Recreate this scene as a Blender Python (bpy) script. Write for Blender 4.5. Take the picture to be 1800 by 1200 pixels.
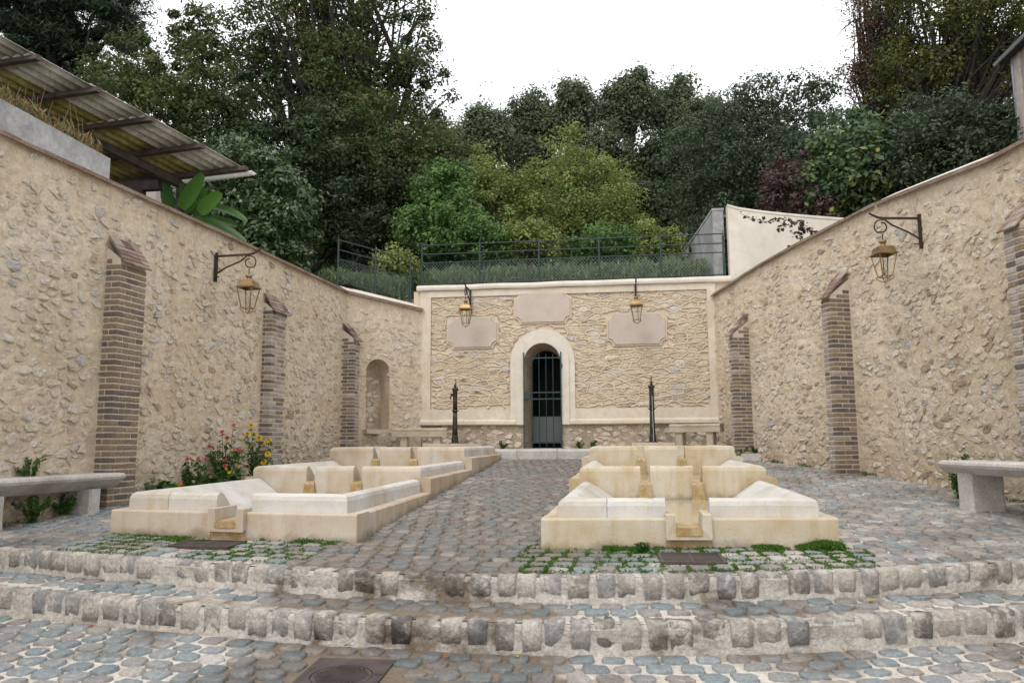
import bpy, bmesh, math, random
import numpy as np
from mathutils import Vector, Matrix, noise
from mathutils.geometry import tessellate_polygon

for o in list(bpy.data.objects): bpy.data.objects.remove(o)
random.seed(7); RNG = np.random.default_rng(11)
SC = bpy.context.scene; COL = SC.collection
R = math.radians

# ------------------------------------------------------------------ camera
YAW, PITCH, ROLL = R(7.8), R(7.35), R(0.3)
CAM = Vector((0, 0, .84))
FW = Vector((-math.sin(YAW)*math.cos(PITCH), math.cos(YAW)*math.cos(PITCH), math.sin(PITCH)))
_r = Vector((math.cos(YAW), math.sin(YAW), 0)); _u = _r.cross(FW)
RT = _r*math.cos(ROLL) - _u*math.sin(ROLL); UP = _u*math.cos(ROLL) + _r*math.sin(ROLL)
cd = bpy.data.cameras.new('camera'); cam = bpy.data.objects.new('camera', cd); COL.objects.link(cam)
cam.matrix_world = Matrix(((RT.x, UP.x, -FW.x, CAM.x), (RT.y, UP.y, -FW.y, CAM.y), (RT.z, UP.z, -FW.z, CAM.z), (0, 0, 0, 1)))
cd.sensor_width = 36; cd.sensor_fit = 'HORIZONTAL'; cd.lens = 27.6; cd.clip_start = .05; cd.clip_end = 600
SC.camera = cam
SC.render.resolution_x, SC.render.resolution_y = 1024, 682
FPX = 1380.0
def at(px, py, w):                       # point seen at a picture position, w metres away along the view axis
    return CAM + (FW*FPX + RT*(px-900) + UP*(600-py))*(w/FPX)
def proj(p):
    v = Vector(p) - CAM; w = v.dot(FW)
    return (900 + FPX*v.dot(RT)/w, 600 - FPX*v.dot(UP)/w, w) if w > .1 else (-9e9, 0, w)

# ------------------------------------------------------------------ sky, sun, exposure (overcast day)
W = bpy.data.worlds.new('World'); SC.world = W; W.use_nodes = True
nt = W.node_tree; nt.nodes.clear()
out = nt.nodes.new('ShaderNodeOutputWorld'); bg = nt.nodes.new('ShaderNodeBackground')
sky = nt.nodes.new('ShaderNodeTexSky'); sky.sky_type = 'NISHITA'; sky.sun_disc = False
sky.sun_elevation = R(52); sky.sun_rotation = R(200)
mx = nt.nodes.new('ShaderNodeMixRGB'); mx.inputs[0].default_value = .88
mx.inputs[2].default_value = (10.9, 10.95, 11.2, 1)           # cloud layer
nt.links.new(sky.outputs[0], mx.inputs[1]); nt.links.new(mx.outputs[0], bg.inputs[0])
bg.inputs[1].default_value = .11
nt.links.new(bg.outputs[0], out.inputs[0])
sd = bpy.data.lights.new('sun', 'SUN'); sd.energy = 1.0; sd.angle = R(25); sd.color = (1, .95, .88)
sun = bpy.data.objects.new('sun', sd); COL.objects.link(sun); sun.location = (0, -20, 60)
_sr, _se = R(200), R(52)
_to = Vector((math.sin(_sr)*math.cos(_se), math.cos(_sr)*math.cos(_se), math.sin(_se)))
sun.rotation_euler = (-_to).to_track_quat('-Z', 'Y').to_euler()
SC.view_settings.view_transform = 'Standard'; SC.view_settings.look = 'None'
SC.view_settings.gamma = 1; SC.view_settings.exposure = 0.5
try: SC.view_settings.use_curve_mapping = False
except Exception: pass
SC.cycles.max_bounces = 6; SC.cycles.diffuse_bounces = 3

# ------------------------------------------------------------------ materials
def _new(name):
    m = bpy.data.materials.new(name); m.use_nodes = True
    n = m.node_tree; b = n.nodes['Principled BSDF']; return m, n, b
def ramp(n, cols, pos=None, interp='LINEAR'):
    r = n.nodes.new('ShaderNodeValToRGB'); e = r.color_ramp; e.interpolation = interp
    pos = pos or [i/(len(cols)-1) for i in range(len(cols))]
    while len(e.elements) < len(cols): e.elements.new(.5)
    for i, c in enumerate(cols):
        e.elements[i].position = pos[i]; e.elements[i].color = (*c, 1)
    return r
def noise_tex(n, scale, detail=6, rough=.6, space='Position'):
    t = n.nodes.new('ShaderNodeTexNoise'); t.inputs['Scale'].default_value = scale
    t.inputs['Detail'].default_value = detail; t.inputs['Roughness'].default_value = rough
    if space == 'Position':
        g = n.nodes.new('ShaderNodeNewGeometry'); n.links.new(g.outputs['Position'], t.inputs['Vector'])
    else:
        g = n.nodes.new('ShaderNodeTexCoord'); n.links.new(g.outputs['Object'], t.inputs['Vector'])
    return t
def bump(n, b, scale, strength, dist=.01, detail=8):
    t = noise_tex(n, scale, detail, .65); bp = n.nodes.new('ShaderNodeBump')
    bp.inputs['Strength'].default_value = strength; bp.inputs['Distance'].default_value = dist
    n.links.new(t.outputs[0], bp.inputs['Height']); n.links.new(bp.outputs[0], b.inputs['Normal'])
    return bp
def mixc(n, a, bb, fac, mode='MIX'):
    m = n.nodes.new('ShaderNodeMixRGB'); m.blend_type = mode
    for k, v in ((0, fac), (1, a), (2, bb)):
        if hasattr(v, 'links') or hasattr(v, 'is_linked'): n.links.new(v, m.inputs[k])
        elif isinstance(v, (int, float)): m.inputs[k].default_value = v
        else: m.inputs[k].default_value = (*v, 1)
    return m.outputs[0]
def mat_noise(name, cols, scale=3, rough=.85, bscale=40, bstr=.4, bdist=.01, metal=0, fine=None, pos=None):
    m, n, b = _new(name)
    t = noise_tex(n, scale, 7); r = ramp(n, cols, pos or [.3+.4*i/(len(cols)-1) for i in range(len(cols))])
    n.links.new(t.outputs[0], r.inputs[0]); c = r.outputs[0]
    if fine:
        t2 = noise_tex(n, fine[0], 4, .7); r2 = ramp(n, [(fine[1],)*3, (fine[2],)*3], [.35, .65])
        n.links.new(t2.outputs[0], r2.inputs[0]); c = mixc(n, c, r2.outputs[0], 1.0, 'MULTIPLY')
    n.links.new(c, b.inputs['Base Color']); b.inputs['Roughness'].default_value = rough
    b.inputs['Metallic'].default_value = metal
    if bstr: bump(n, b, bscale, bstr, bdist)
    m['c'] = 1
    return m
def mat_tint(name, cols, pos=None, rough=.85, nscale=14, nlo=.75, nhi=1.15, bscale=60, bstr=.4, bdist=.008, interp='LINEAR', trans=0, spec=.5):
    """colour of each piece from its own tint attribute, mottled by noise"""
    m, n, b = _new(name)
    a = n.nodes.new('ShaderNodeAttribute'); a.attribute_name = 'tint'
    r = ramp(n, cols, pos, interp); n.links.new(a.outputs['Fac'], r.inputs[0])
    c = r.outputs[0]
    if nscale:
        t = noise_tex(n, nscale, 5, .65); r2 = ramp(n, [(nlo,)*3, (nhi,)*3], [.3, .7])
        n.links.new(t.outputs[0], r2.inputs[0]); c = mixc(n, c, r2.outputs[0], 1.0, 'MULTIPLY')
    n.links.new(c, b.inputs['Base Color']); b.inputs['Roughness'].default_value = rough
    b.inputs['Specular IOR Level'].default_value = spec
    if bstr: bump(n, b, bscale, bstr, bdist)
    if trans:
        tr = n.nodes.new('ShaderNodeBsdfTranslucent'); n.links.new(c, tr.inputs[0])
        ms = n.nodes.new('ShaderNodeMixShader'); ms.inputs[0].default_value = trans
        n.links.new(b.outputs[0], ms.inputs[1]); n.links.new(tr.outputs[0], ms.inputs[2])
        n.links.new(ms.outputs[0], n.nodes['Material Output'].inputs[0])
    return m
def mat_stained(name, base, stain, sscale=1.2, lo=.5, hi=.62, rough=(.85, .45), nscale=9, bscale=70, bstr=.35, bdist=.006, tint=None, pos=None, bonus=.3, smear=None, sm=(.48, .60)):
    """joint / stone colour with damp, soiled and dirty patches that belong to the ground"""
    m, n, b = _new(name)
    if tint:
        a = n.nodes.new('ShaderNodeAttribute'); a.attribute_name = 'tint'
        r = ramp(n, tint, pos); n.links.new(a.outputs['Fac'], r.inputs[0]); c0 = r.outputs[0]
    else:
        t0 = noise_tex(n, nscale, 6); r0 = ramp(n, base, [.3+.4*i/(len(base)-1) for i in range(len(base))])
        n.links.new(t0.outputs[0], r0.inputs[0]); c0 = r0.outputs[0]
    if smear:
        t3 = noise_tex(n, 9, 6, .7); r3 = ramp(n, [(0, 0, 0), (1, 1, 1)], list(sm)); n.links.new(t3.outputs[0], r3.inputs[0])
        c0 = mixc(n, c0, smear, r3.outputs[0])
    t1 = noise_tex(n, 42, 6, .75); r1 = ramp(n, [(.6,)*3, (1.28,)*3], [.3, .7]); n.links.new(t1.outputs[0], r1.inputs[0])
    c0 = mixc(n, c0, r1.outputs[0], 1.0, 'MULTIPLY')
    t = noise_tex(n, sscale, 5, .6); rs = ramp(n, [(0, 0, 0), (1, 1, 1)], [lo, hi]); n.links.new(t.outputs[0], rs.inputs[0])
    # worn track up the middle: wet dirt between the basins and right of them, as a region of the ground
    g = n.nodes.new('ShaderNodeNewGeometry'); sx = n.nodes.new('ShaderNodeSeparateXYZ'); n.links.new(g.outputs['Position'], sx.inputs[0])
    ax = n.nodes.new('ShaderNodeMath'); ax.operation = 'ADD'; ax.inputs[1].default_value = 1.15; n.links.new(sx.outputs[0], ax.inputs[0])
    ab = n.nodes.new('ShaderNodeMath'); ab.operation = 'ABSOLUTE'; n.links.new(ax.outputs[0], ab.inputs[0])
    ml = n.nodes.new('ShaderNodeMapRange'); ml.inputs[1].default_value = 1.25; ml.inputs[2].default_value = .5
    ml.inputs[3].default_value = 0; ml.inputs[4].default_value = bonus; n.links.new(ab.outputs[0], ml.inputs[0])
    ad = n.nodes.new('ShaderNodeMath'); ad.operation = 'ADD'; n.links.new(t.outputs[0], ad.inputs[0]); n.links.new(ml.outputs[0], ad.inputs[1])
    n.links.new(ad.outputs[0], rs.inputs[0])
    c = mixc(n, c0, stain, rs.outputs[0], 'MULTIPLY'); n.links.new(c, b.inputs['Base Color'])
    mr = n.nodes.new('ShaderNodeMapRange'); mr.inputs[3].default_value = rough[0]; mr.inputs[4].default_value = rough[1]
    n.links.new(rs.outputs[0], mr.inputs[0]); n.links.new(mr.outputs[0], b.inputs['Roughness'])
    bump(n, b, bscale, bstr, bdist)
    return m

M = {}
def mat_mortar():
    m, n, b = _new('lime_mortar')
    t = noise_tex(n, .9, 7); r = ramp(n, [(.51, .41, .285), (.60, .50, .37), (.645, .555, .435)], [.32, .5, .68]); n.links.new(t.outputs[0], r.inputs[0])
    t2 = noise_tex(n, 15, 5, .7); r2 = ramp(n, [(.80,)*3, (1.1,)*3], [.35, .65]); n.links.new(t2.outputs[0], r2.inputs[0])
    c = mixc(n, r.outputs[0], r2.outputs[0], 1.0, 'MULTIPLY')
    # rising damp and splashed dirt near the paving, rain streaks from the coping
    g = n.nodes.new('ShaderNodeNewGeometry'); sx = n.nodes.new('ShaderNodeSeparateXYZ'); n.links.new(g.outputs['Position'], sx.inputs[0])
    mp_ = n.nodes.new('ShaderNodeMapping'); mp_.inputs['Scale'].default_value = (5, 5, .35); n.links.new(g.outputs['Position'], mp_.inputs[0])
    st_ = n.nodes.new('ShaderNodeTexNoise'); st_.inputs['Scale'].default_value = 1; st_.inputs['Detail'].default_value = 5; n.links.new(mp_.outputs[0], st_.inputs['Vector'])
    rs = ramp(n, [(1, 1, 1), (.84, .82, .80)], [.52, .70]); n.links.new(st_.outputs[0], rs.inputs[0]); c = mixc(n, c, rs.outputs[0], 1.0, 'MULTIPLY')
    t3 = noise_tex(n, 1.7, 5, .65); ma = n.nodes.new('ShaderNodeMath'); ma.operation = 'MULTIPLY_ADD'; ma.inputs[1].default_value = 1.5; n.links.new(t3.outputs[0], ma.inputs[0])
    yy = n.nodes.new('ShaderNodeMath'); yy.operation = 'MULTIPLY_ADD'; yy.inputs[1].default_value = .053; yy.inputs[2].default_value = -.265; n.links.new(sx.outputs[1], yy.inputs[0])
    zz = n.nodes.new('ShaderNodeMath'); zz.operation = 'SUBTRACT'; n.links.new(yy.outputs[0], zz.inputs[0]); n.links.new(sx.outputs[2], zz.inputs[1]); n.links.new(zz.outputs[0], ma.inputs[2])
    rd = ramp(n, [(1, 1, 1), (.72, .67, .62)], [.25, .75]); n.links.new(ma.outputs[0], rd.inputs[0]); c = mixc(n, c, rd.outputs[0], 1.0, 'MULTIPLY')
    n.links.new(c, b.inputs['Base Color']); b.inputs['Roughness'].default_value = .95; bump(n, b, 30, 1.0, .02)
    return m
M['mortar'] = mat_mortar()
M['darker'] = mat_noise('brown_mortar', [(.30, .235, .165), (.38, .305, .22), (.46, .385, .29)], 2.2, .95, 30, 1.0, .02, fine=(16, .75, 1.1))  # darker brown mortar for the niche back, door reveal and plinth
M['wire'] = mat_noise('galvanised_wire', [(.16, .20, .18), (.22, .27, .24)], 20, .5, 50, 0)
M['rubble'] = mat_tint('rubble_stone', [(.30, .25, .20), (.41, .32, .22), (.51, .42, .305), (.58, .495, .38), (.63, .56, .46), (.58, .53, .47), (.44, .42, .40)],
                       [0, .06, .2, .45, .72, .88, 1], .95, 24, .70, 1.18, 60, 1.0, .02, spec=.2)
M['panelstone'] = mat_tint('panel_stone', [(.38, .33, .28), (.46, .36, .24), (.51, .41, .29), (.54, .45, .335), (.57, .49, .385), (.47, .45, .42)],
                       [0, .1, .3, .6, .85, 1], .92, 16, .7, 1.15, 45, .7, .012)
M['ribbon'] = mat_noise('pointing_mortar', [(.52, .43, .315), (.585, .495, .38)], 3, .95, 50, .6, .008)
M['render'] = mat_noise('cream_render', [(.54, .455, .345), (.595, .52, .41), (.63, .565, .465)], 1.6, .92, 60, .35, .006, fine=(7, .9, 1.06))
M['renderpale'] = mat_noise('pale_render', [(.585, .525, .44), (.645, .595, .52)], 1.4, .92, 60, .3, .005, fine=(5, .92, 1.05))
M['plaque'] = mat_noise('pink_stone', [(.44, .37, .31), (.50, .43, .37)], 4, .8, 90, .2, .004, fine=(60, .93, 1.05))
M['brick'] = mat_tint('old_brick', [(.115, .092, .085), (.15, .118, .10), (.19, .14, .105), (.235, .175, .11), (.22, .17, .13), (.29, .225, .165)],
                      [0, .3, .5, .7, .85, 1], .9, 30, .6, 1.25, 70, .7, .01)
M['brickpale'] = mat_tint('limewashed_brick', [(.22, .19, .18), (.30, .26, .24), (.38, .34, .31), (.30, .24, .19)], None, .9, 14, .7, 1.3, 70, .7, .01)
M['brickmortar'] = mat_noise('brick_mortar', [(.48, .405, .315), (.56, .485, .39)], 5, .95, 50, .6, .01)
M['tile'] = mat_tint('clay_tile', [(.12, .085, .07), (.20, .13, .10), (.28, .20, .155), (.34, .28, .24)], None, .9, 25, .65, 1.2, 60, .5, .006)
_l = []
def limestone(name, cols, patch, streak):
    m, n, b = _new(name)
    t = noise_tex(n, 1.9, 7, .6); r = ramp(n, cols, [.32, .46, .56, .68]); n.links.new(t.outputs[0], r.inputs[0])
    t2 = noise_tex(n, 3.1, 4, .5, 'Object'); r2 = ramp(n, [(0, 0, 0), (1, 1, 1)], [.55, .66]); n.links.new(t2.outputs[0], r2.inputs[0])
    f = n.nodes.new('ShaderNodeMath'); f.operation = 'MULTIPLY'; f.inputs[1].default_value = .65; n.links.new(r2.outputs[0], f.inputs[0])
    c = mixc(n, r.outputs[0], patch, f.outputs[0])
    v = n.nodes.new('ShaderNodeTexNoise'); v.inputs['Scale'].default_value = 75; v.inputs['Detail'].default_value = 3
    g = n.nodes.new('ShaderNodeNewGeometry'); n.links.new(g.outputs['Position'], v.inputs['Vector'])
    rv = ramp(n, [(.78, .74, .68), (1, 1, 1)], [.30, .38]); n.links.new(v.outputs[0], rv.inputs[0])
    c = mixc(n, c, rv.outputs[0], 1.0, 'MULTIPLY')
    # grime and algae splashed up from the paving, and drip streaks
    sx = n.nodes.new('ShaderNodeSeparateXYZ'); n.links.new(g.outputs['Position'], sx.inputs[0])
    yy = n.nodes.new('ShaderNodeMath'); yy.operation = 'MULTIPLY_ADD'; yy.inputs[1].default_value = .053; yy.inputs[2].default_value = -.265; n.links.new(sx.outputs[1], yy.inputs[0])
    zz = n.nodes.new('ShaderNodeMath'); zz.operation = 'SUBTRACT'; n.links.new(yy.outputs[0], zz.inputs[0]); n.links.new(sx.outputs[2], zz.inputs[1])
    t4 = noise_tex(n, 5, 6, .7); z2 = n.nodes.new('ShaderNodeMath'); z2.operation = 'MULTIPLY_ADD'; z2.inputs[1].default_value = .26; n.links.new(t4.outputs[0], z2.inputs[0]); n.links.new(zz.outputs[0], z2.inputs[2])
    rg_ = ramp(n, [(0, 0, 0), (1, 1, 1)], [.055, .13]); n.links.new(z2.outputs[0], rg_.inputs[0])
    fg = n.nodes.new('ShaderNodeMath'); fg.operation = 'MULTIPLY'; fg.inputs[1].default_value = .7; n.links.new(rg_.outputs[0], fg.inputs[0])
    c = mixc(n, c, (.17, .14, .085), fg.outputs[0])
    mp_ = n.nodes.new('ShaderNodeMapping'); mp_.inputs['Scale'].default_value = (9, 9, 1.2); n.links.new(g.outputs['Position'], mp_.inputs[0])
    sk = n.nodes.new('ShaderNodeTexNoise'); sk.inputs['Scale'].default_value = 1; sk.inputs['Detail'].default_value = 6; n.links.new(mp_.outputs[0], sk.inputs['Vector'])
    rk = ramp(n, [(1, 1, 1), streak], [.50, .70]); n.links.new(sk.outputs[0], rk.inputs[0]); c = mixc(n, c, rk.outputs[0], 1.0, 'MULTIPLY')
    a = n.nodes.new('ShaderNodeAttribute'); a.attribute_name = 'tint'
    ra = ramp(n, [(.93, .87, .78), (1, 1, 1), (1.14, 1.18, 1.25)]); n.links.new(a.outputs['Fac'], ra.inputs[0])
    c = mixc(n, c, ra.outputs[0], 1.0, 'MULTIPLY')
    n.links.new(c, b.inputs['Base Color']); b.inputs['Roughness'].default_value = .8
    bump(n, b, 55, .5, .006)
    return m
M['lime_left'] = limestone('limestone_grey', [(.42, .335, .24), (.48, .405, .315), (.52, .46, .38), (.55, .52, .475)], (.47, .45, .43), (.88, .84, .79))
M['lime_right'] = limestone('limestone_cream', [(.43, .34, .205), (.49, .415, .295), (.525, .47, .37), (.56, .525, .455)], (.47, .44, .38), (.88, .80, .67))
M['rim_white'] = limestone('worn_rim_limestone', [(.42, .365, .285), (.47, .43, .37), (.51, .48, .43), (.54, .52, .485)], (.45, .44, .42), (.93, .89, .82))
M['ochre'] = mat_noise('ochre_stained_stone', [(.31, .19, .065), (.39, .27, .12), (.46, .37, .24)], 9, .6, 60, .3, .004, fine=(30, .75, 1.1))
M['bench'] = mat_noise('weathered_stone', [(.38, .345, .30), (.50, .47, .43), (.59, .565, .53)], 3.2, .9, 45, .6, .01, fine=(55, .75, 1.08))
M['benchback'] = mat_noise('lichened_stone', [(.33, .26, .17), (.42, .36, .27), (.48, .43, .35)], 4, .9, 45, .6, .01, fine=(45, .8, 1.08))
cob = [(.11, .115, .12), (.175, .21, .22), (.235, .265, .27), (.255, .25, .245), (.235, .21, .195), (.31, .28, .25), (.37, .33, .295), (.43, .405, .375)]
cpos = [0, .2, .42, .55, .65, .78, .9, 1]
M['cobble'] = mat_stained('cobble_stone', None, (.60, .57, .54), 1.1, .47, .66, (.6, .30), tint=cob, pos=cpos, smear=(.40, .365, .32), sm=(.55, .70), bscale=34, bstr=.8, bdist=.014)
M['kerb'] = mat_stained('kerb_stone', None, (.34, .30, .27), 2.2, .60, .70, (.85, .6), bonus=.10, smear=(.47, .43, .38), tint=[(.13, .12, .11), (.26, .225, .19), (.32, .29, .255), (.22, .22, .22), (.40, .35, .30), (.45, .405, .355)], bscale=30, bstr=.9, bdist=.02)
M['joint'] = mat_stained('sand_joint', [(.42, .375, .315), (.53, .485, .42), (.585, .55, .495)], (.31, .255, .20), 1.1, .48, .60, (.95, .5))
M['riser'] = mat_stained('riser_mortar', [(.34, .31, .27), (.46, .42, .37), (.54, .50, .45)], (.34, .28, .22), 2.2, .60, .70, (.95, .6), bonus=.10, bscale=24, bstr=1.0, bdist=.02)
M['iron'] = mat_noise('rusty_black_iron', [(.018, .013, .012), (.035, .022, .017), (.05, .03, .022)], 14, .6, 90, .3, .003, metal=.3)
M['castiron'] = mat_noise('dark_cast_iron', [(.020, .017, .018), (.04, .033, .033), (.07, .05, .04)], 16, .5, 90, .4, .003, metal=.4)
M['grate'] = mat_noise('rusty_cast_iron', [(.045, .032, .028), (.075, .058, .055), (.10, .07, .055)], 10, .6, 120, .5, .004, metal=.3)
M['brass'] = mat_noise('aged_brass', [(.17, .11, .055), (.25, .165, .08), (.34, .235, .115)], 8, .38, 60, .1, .002, metal=.8)
M['greenpaint'] = mat_noise('dark_green_paint', [(.008, .028, .026), (.013, .042, .036)], 20, .45, 80, .1, .002)
M['greywhite'] = mat_noise('white_plastic', [(.60, .57, .55), (.70, .69, .68)], 3, .45, 10, 0)
M['wood_dark'] = mat_noise('tarred_timber', [(.018, .012, .009), (.045, .030, .022), (.07, .05, .04)], 7, .85, 50, .5, .006)
M['planks'] = mat_tint('grey_planks', [(.26, .20, .17), (.40, .33, .29), (.46, .40, .36)], None, .85, 12, .75, 1.15, 40, .4, .004)
M['zinc'] = mat_noise('zinc_sheet', [(.34, .37, .40), (.44, .47, .50)], 3, .45, 30, .1, .002, metal=.5)
M['sheet_pale'] = mat_noise('fibre_cement_sheet', [(.42, .39, .31), (.54, .51, .44), (.58, .56, .50)], 5, .9, 40, .4, .005, fine=(18, .72, 1.1))
M['sheet_yellow'] = mat_noise('lichened_fibre_cement', [(.20, .145, .04), (.34, .27, .09), (.42, .37, .20)], 4, .9, 40, .4, .005, fine=(12, .6, 1.15))
M['concrete'] = mat_noise('grey_concrete', [(.22, .21, .20), (.33, .33, .33), (.42, .42, .43)], 2.2, .9, 40, .5, .006, fine=(18, .8, 1.1))
M['pillar'] = mat_noise('dull_plaster', [(.40, .34, .28), (.48, .42, .36)], 3, .9, 40, .3, .005)
M['soil'] = mat_noise('dark_soil_and_moss', [(.020, .022, .010), (.035, .042, .016), (.05, .05, .025)], .8, .95, 12, .8, .05)
M['earth'] = mat_noise('garden_soil', [(.06, .045, .03), (.11, .085, .055)], 6, .95, 30, .8, .02)
M['bark'] = mat_noise('bark', [(.014, .011, .009), (.03, .024, .019), (.052, .043, .034)], 5, .95, 30, .8, .02)
M['barkgrey'] = mat_noise('grey_bark', [(.06, .05, .04), (.12, .10, .085)], 5, .95, 30, .8, .02)
M['passage'] = mat_noise('damp_passage_wall', [(.06, .06, .055), (.10, .10, .09)], 3, .8, 30, .4, .01)
M['deepdark'] = mat_noise('near_black', [(.015, .018, .018), (.03, .033, .033)], 3, .7, 30, .4, .01)  # near-black colour inside the doorway, drain pits and lid slot
M['panelgrey'] = mat_noise('slate_slab', [(.085, .10, .10), (.12, .135, .135)], 3, .6, 30, .2, .004)
def leafmat(name, cols, trans=.35, rough=.55, spec=.35):
    return mat_tint(name, cols, None, rough, 0, bstr=0, trans=trans, spec=spec)
M['leaf_oak'] = leafmat('leaf_olive_green', [(.033, .054, .016), (.056, .086, .024), (.088, .115, .032), (.135, .115, .042)])
M['leaf_dark'] = leafmat('leaf_dark_green', [(.018, .036, .013), (.036, .062, .020), (.06, .09, .030)])
M['leaf_pine'] = leafmat('needle_green', [(0.012, 0.028, 0.016), (0.026, 0.051, 0.023), (0.048, 0.076, 0.035)], .15)
M['leaf_far'] = leafmat('leaf_hazy_ridge', [(.058, .088, .045), (.088, .125, .062), (.13, .165, .085), (.155, .14, .085)])  # distance haze is put into this lightened leaf colour
M['leaf_light'] = leafmat('leaf_yellow_green', [(0.101, 0.155, 0.036), (0.164, 0.228, 0.055), (0.237, 0.291, 0.081), (0.291, 0.273, 0.091)])
M['leaf_mid'] = leafmat('leaf_fresh_green', [(0.050, 0.109, 0.025), (0.091, 0.174, 0.043), (0.146, 0.255, 0.064)])
M['leaf_blue'] = leafmat('leaf_bluish_green', [(.032, .052, .026), (.054, .082, .040), (.088, .118, .060)])
M['leaf_glossy'] = leafmat('leaf_glossy_green', [(.030, .062, .018), (.055, .10, .030), (.10, .15, .06)], .25, .35, .6)
M['leaf_yellow'] = leafmat('leaf_spotted_yellow', [(0.040, 0.088, 0.035), (0.071, 0.127, 0.056), (0.111, 0.167, 0.071), (0.349, 0.349, 0.056)])
M['leaf_purple'] = leafmat('leaf_purple_red', [(.05, .032, .03), (.085, .045, .042), (.12, .07, .065), (.05, .06, .03)])
M['leaf_autumn'] = leafmat('leaf_autumn_green', [(.025, .042, .010), (.05, .07, .015), (.09, .10, .02), (.18, .155, .025)])
M['leaf_rust'] = leafmat('leaf_rust_brown', [(0.079, 0.044, 0.028), (0.143, 0.071, 0.044), (0.190, 0.111, 0.063), (0.079, 0.088, 0.040)])
M['leaf_banana'] = leafmat('leaf_banana', [(.025, .07, .02), (.055, .14, .025), (.10, .22, .035)], .45, .4, .5)
M['herb'] = leafmat('leaf_herb', [(.03, .075, .015), (.055, .12, .022), (.09, .18, .035)])
M['greyherb'] = leafmat('leaf_lavender', [(.07, .12, .05), (.12, .18, .08), (.18, .24, .12), (.19, .19, .20)])
M['moss'] = leafmat('moss_green', [(.03, .085, .008), (.055, .14, .014), (.10, .20, .02)], .3)
M['straw'] = leafmat('dry_grass', [(.16, .10, .035), (.26, .17, .06), (.10, .12, .04), (.32, .25, .14)])
M['petal_yellow'] = leafmat('petal_yellow', [(.60, .42, .01), (.72, .54, .015)], .3)
M['petal_pink'] = leafmat('petal_pink', [(.55, .045, .10), (.65, .12, .18)], .3)
M['petal_coral'] = leafmat('petal_coral', [(.62, .10, .035), (.68, .16, .07)], .3)
M['petal_orange'] = leafmat('petal_orange', [(.66, .25, .01), (.70, .33, .02)], .3)
M['leaf_fallen'] = leafmat('fallen_leaf', [(.34, .10, .025), (.24, .13, .05), (.50, .36, .04)], .2)
M['flower_eye'] = mat_noise('flower_centre', [(.10, .05, .01), (.16, .09, .02)], 30, .9, 50, 0)
m, n, b = _new('lantern_glass'); b.inputs['Base Color'].default_value = (.95, .97, .96, 1); b.inputs['Roughness'].default_value = .02
b.inputs['Transmission Weight'].default_value = 1; b.inputs['IOR'].default_value = 1.02; M['glass'] = m
m, n, b = _new('basin_water'); b.inputs['Base Color'].default_value = (.42, .37, .26, 1); b.inputs['Roughness'].default_value = .04
b.inputs['Specular IOR Level'].default_value = .6; bump(n, b, 14, .06, .01); M['water'] = m

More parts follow.
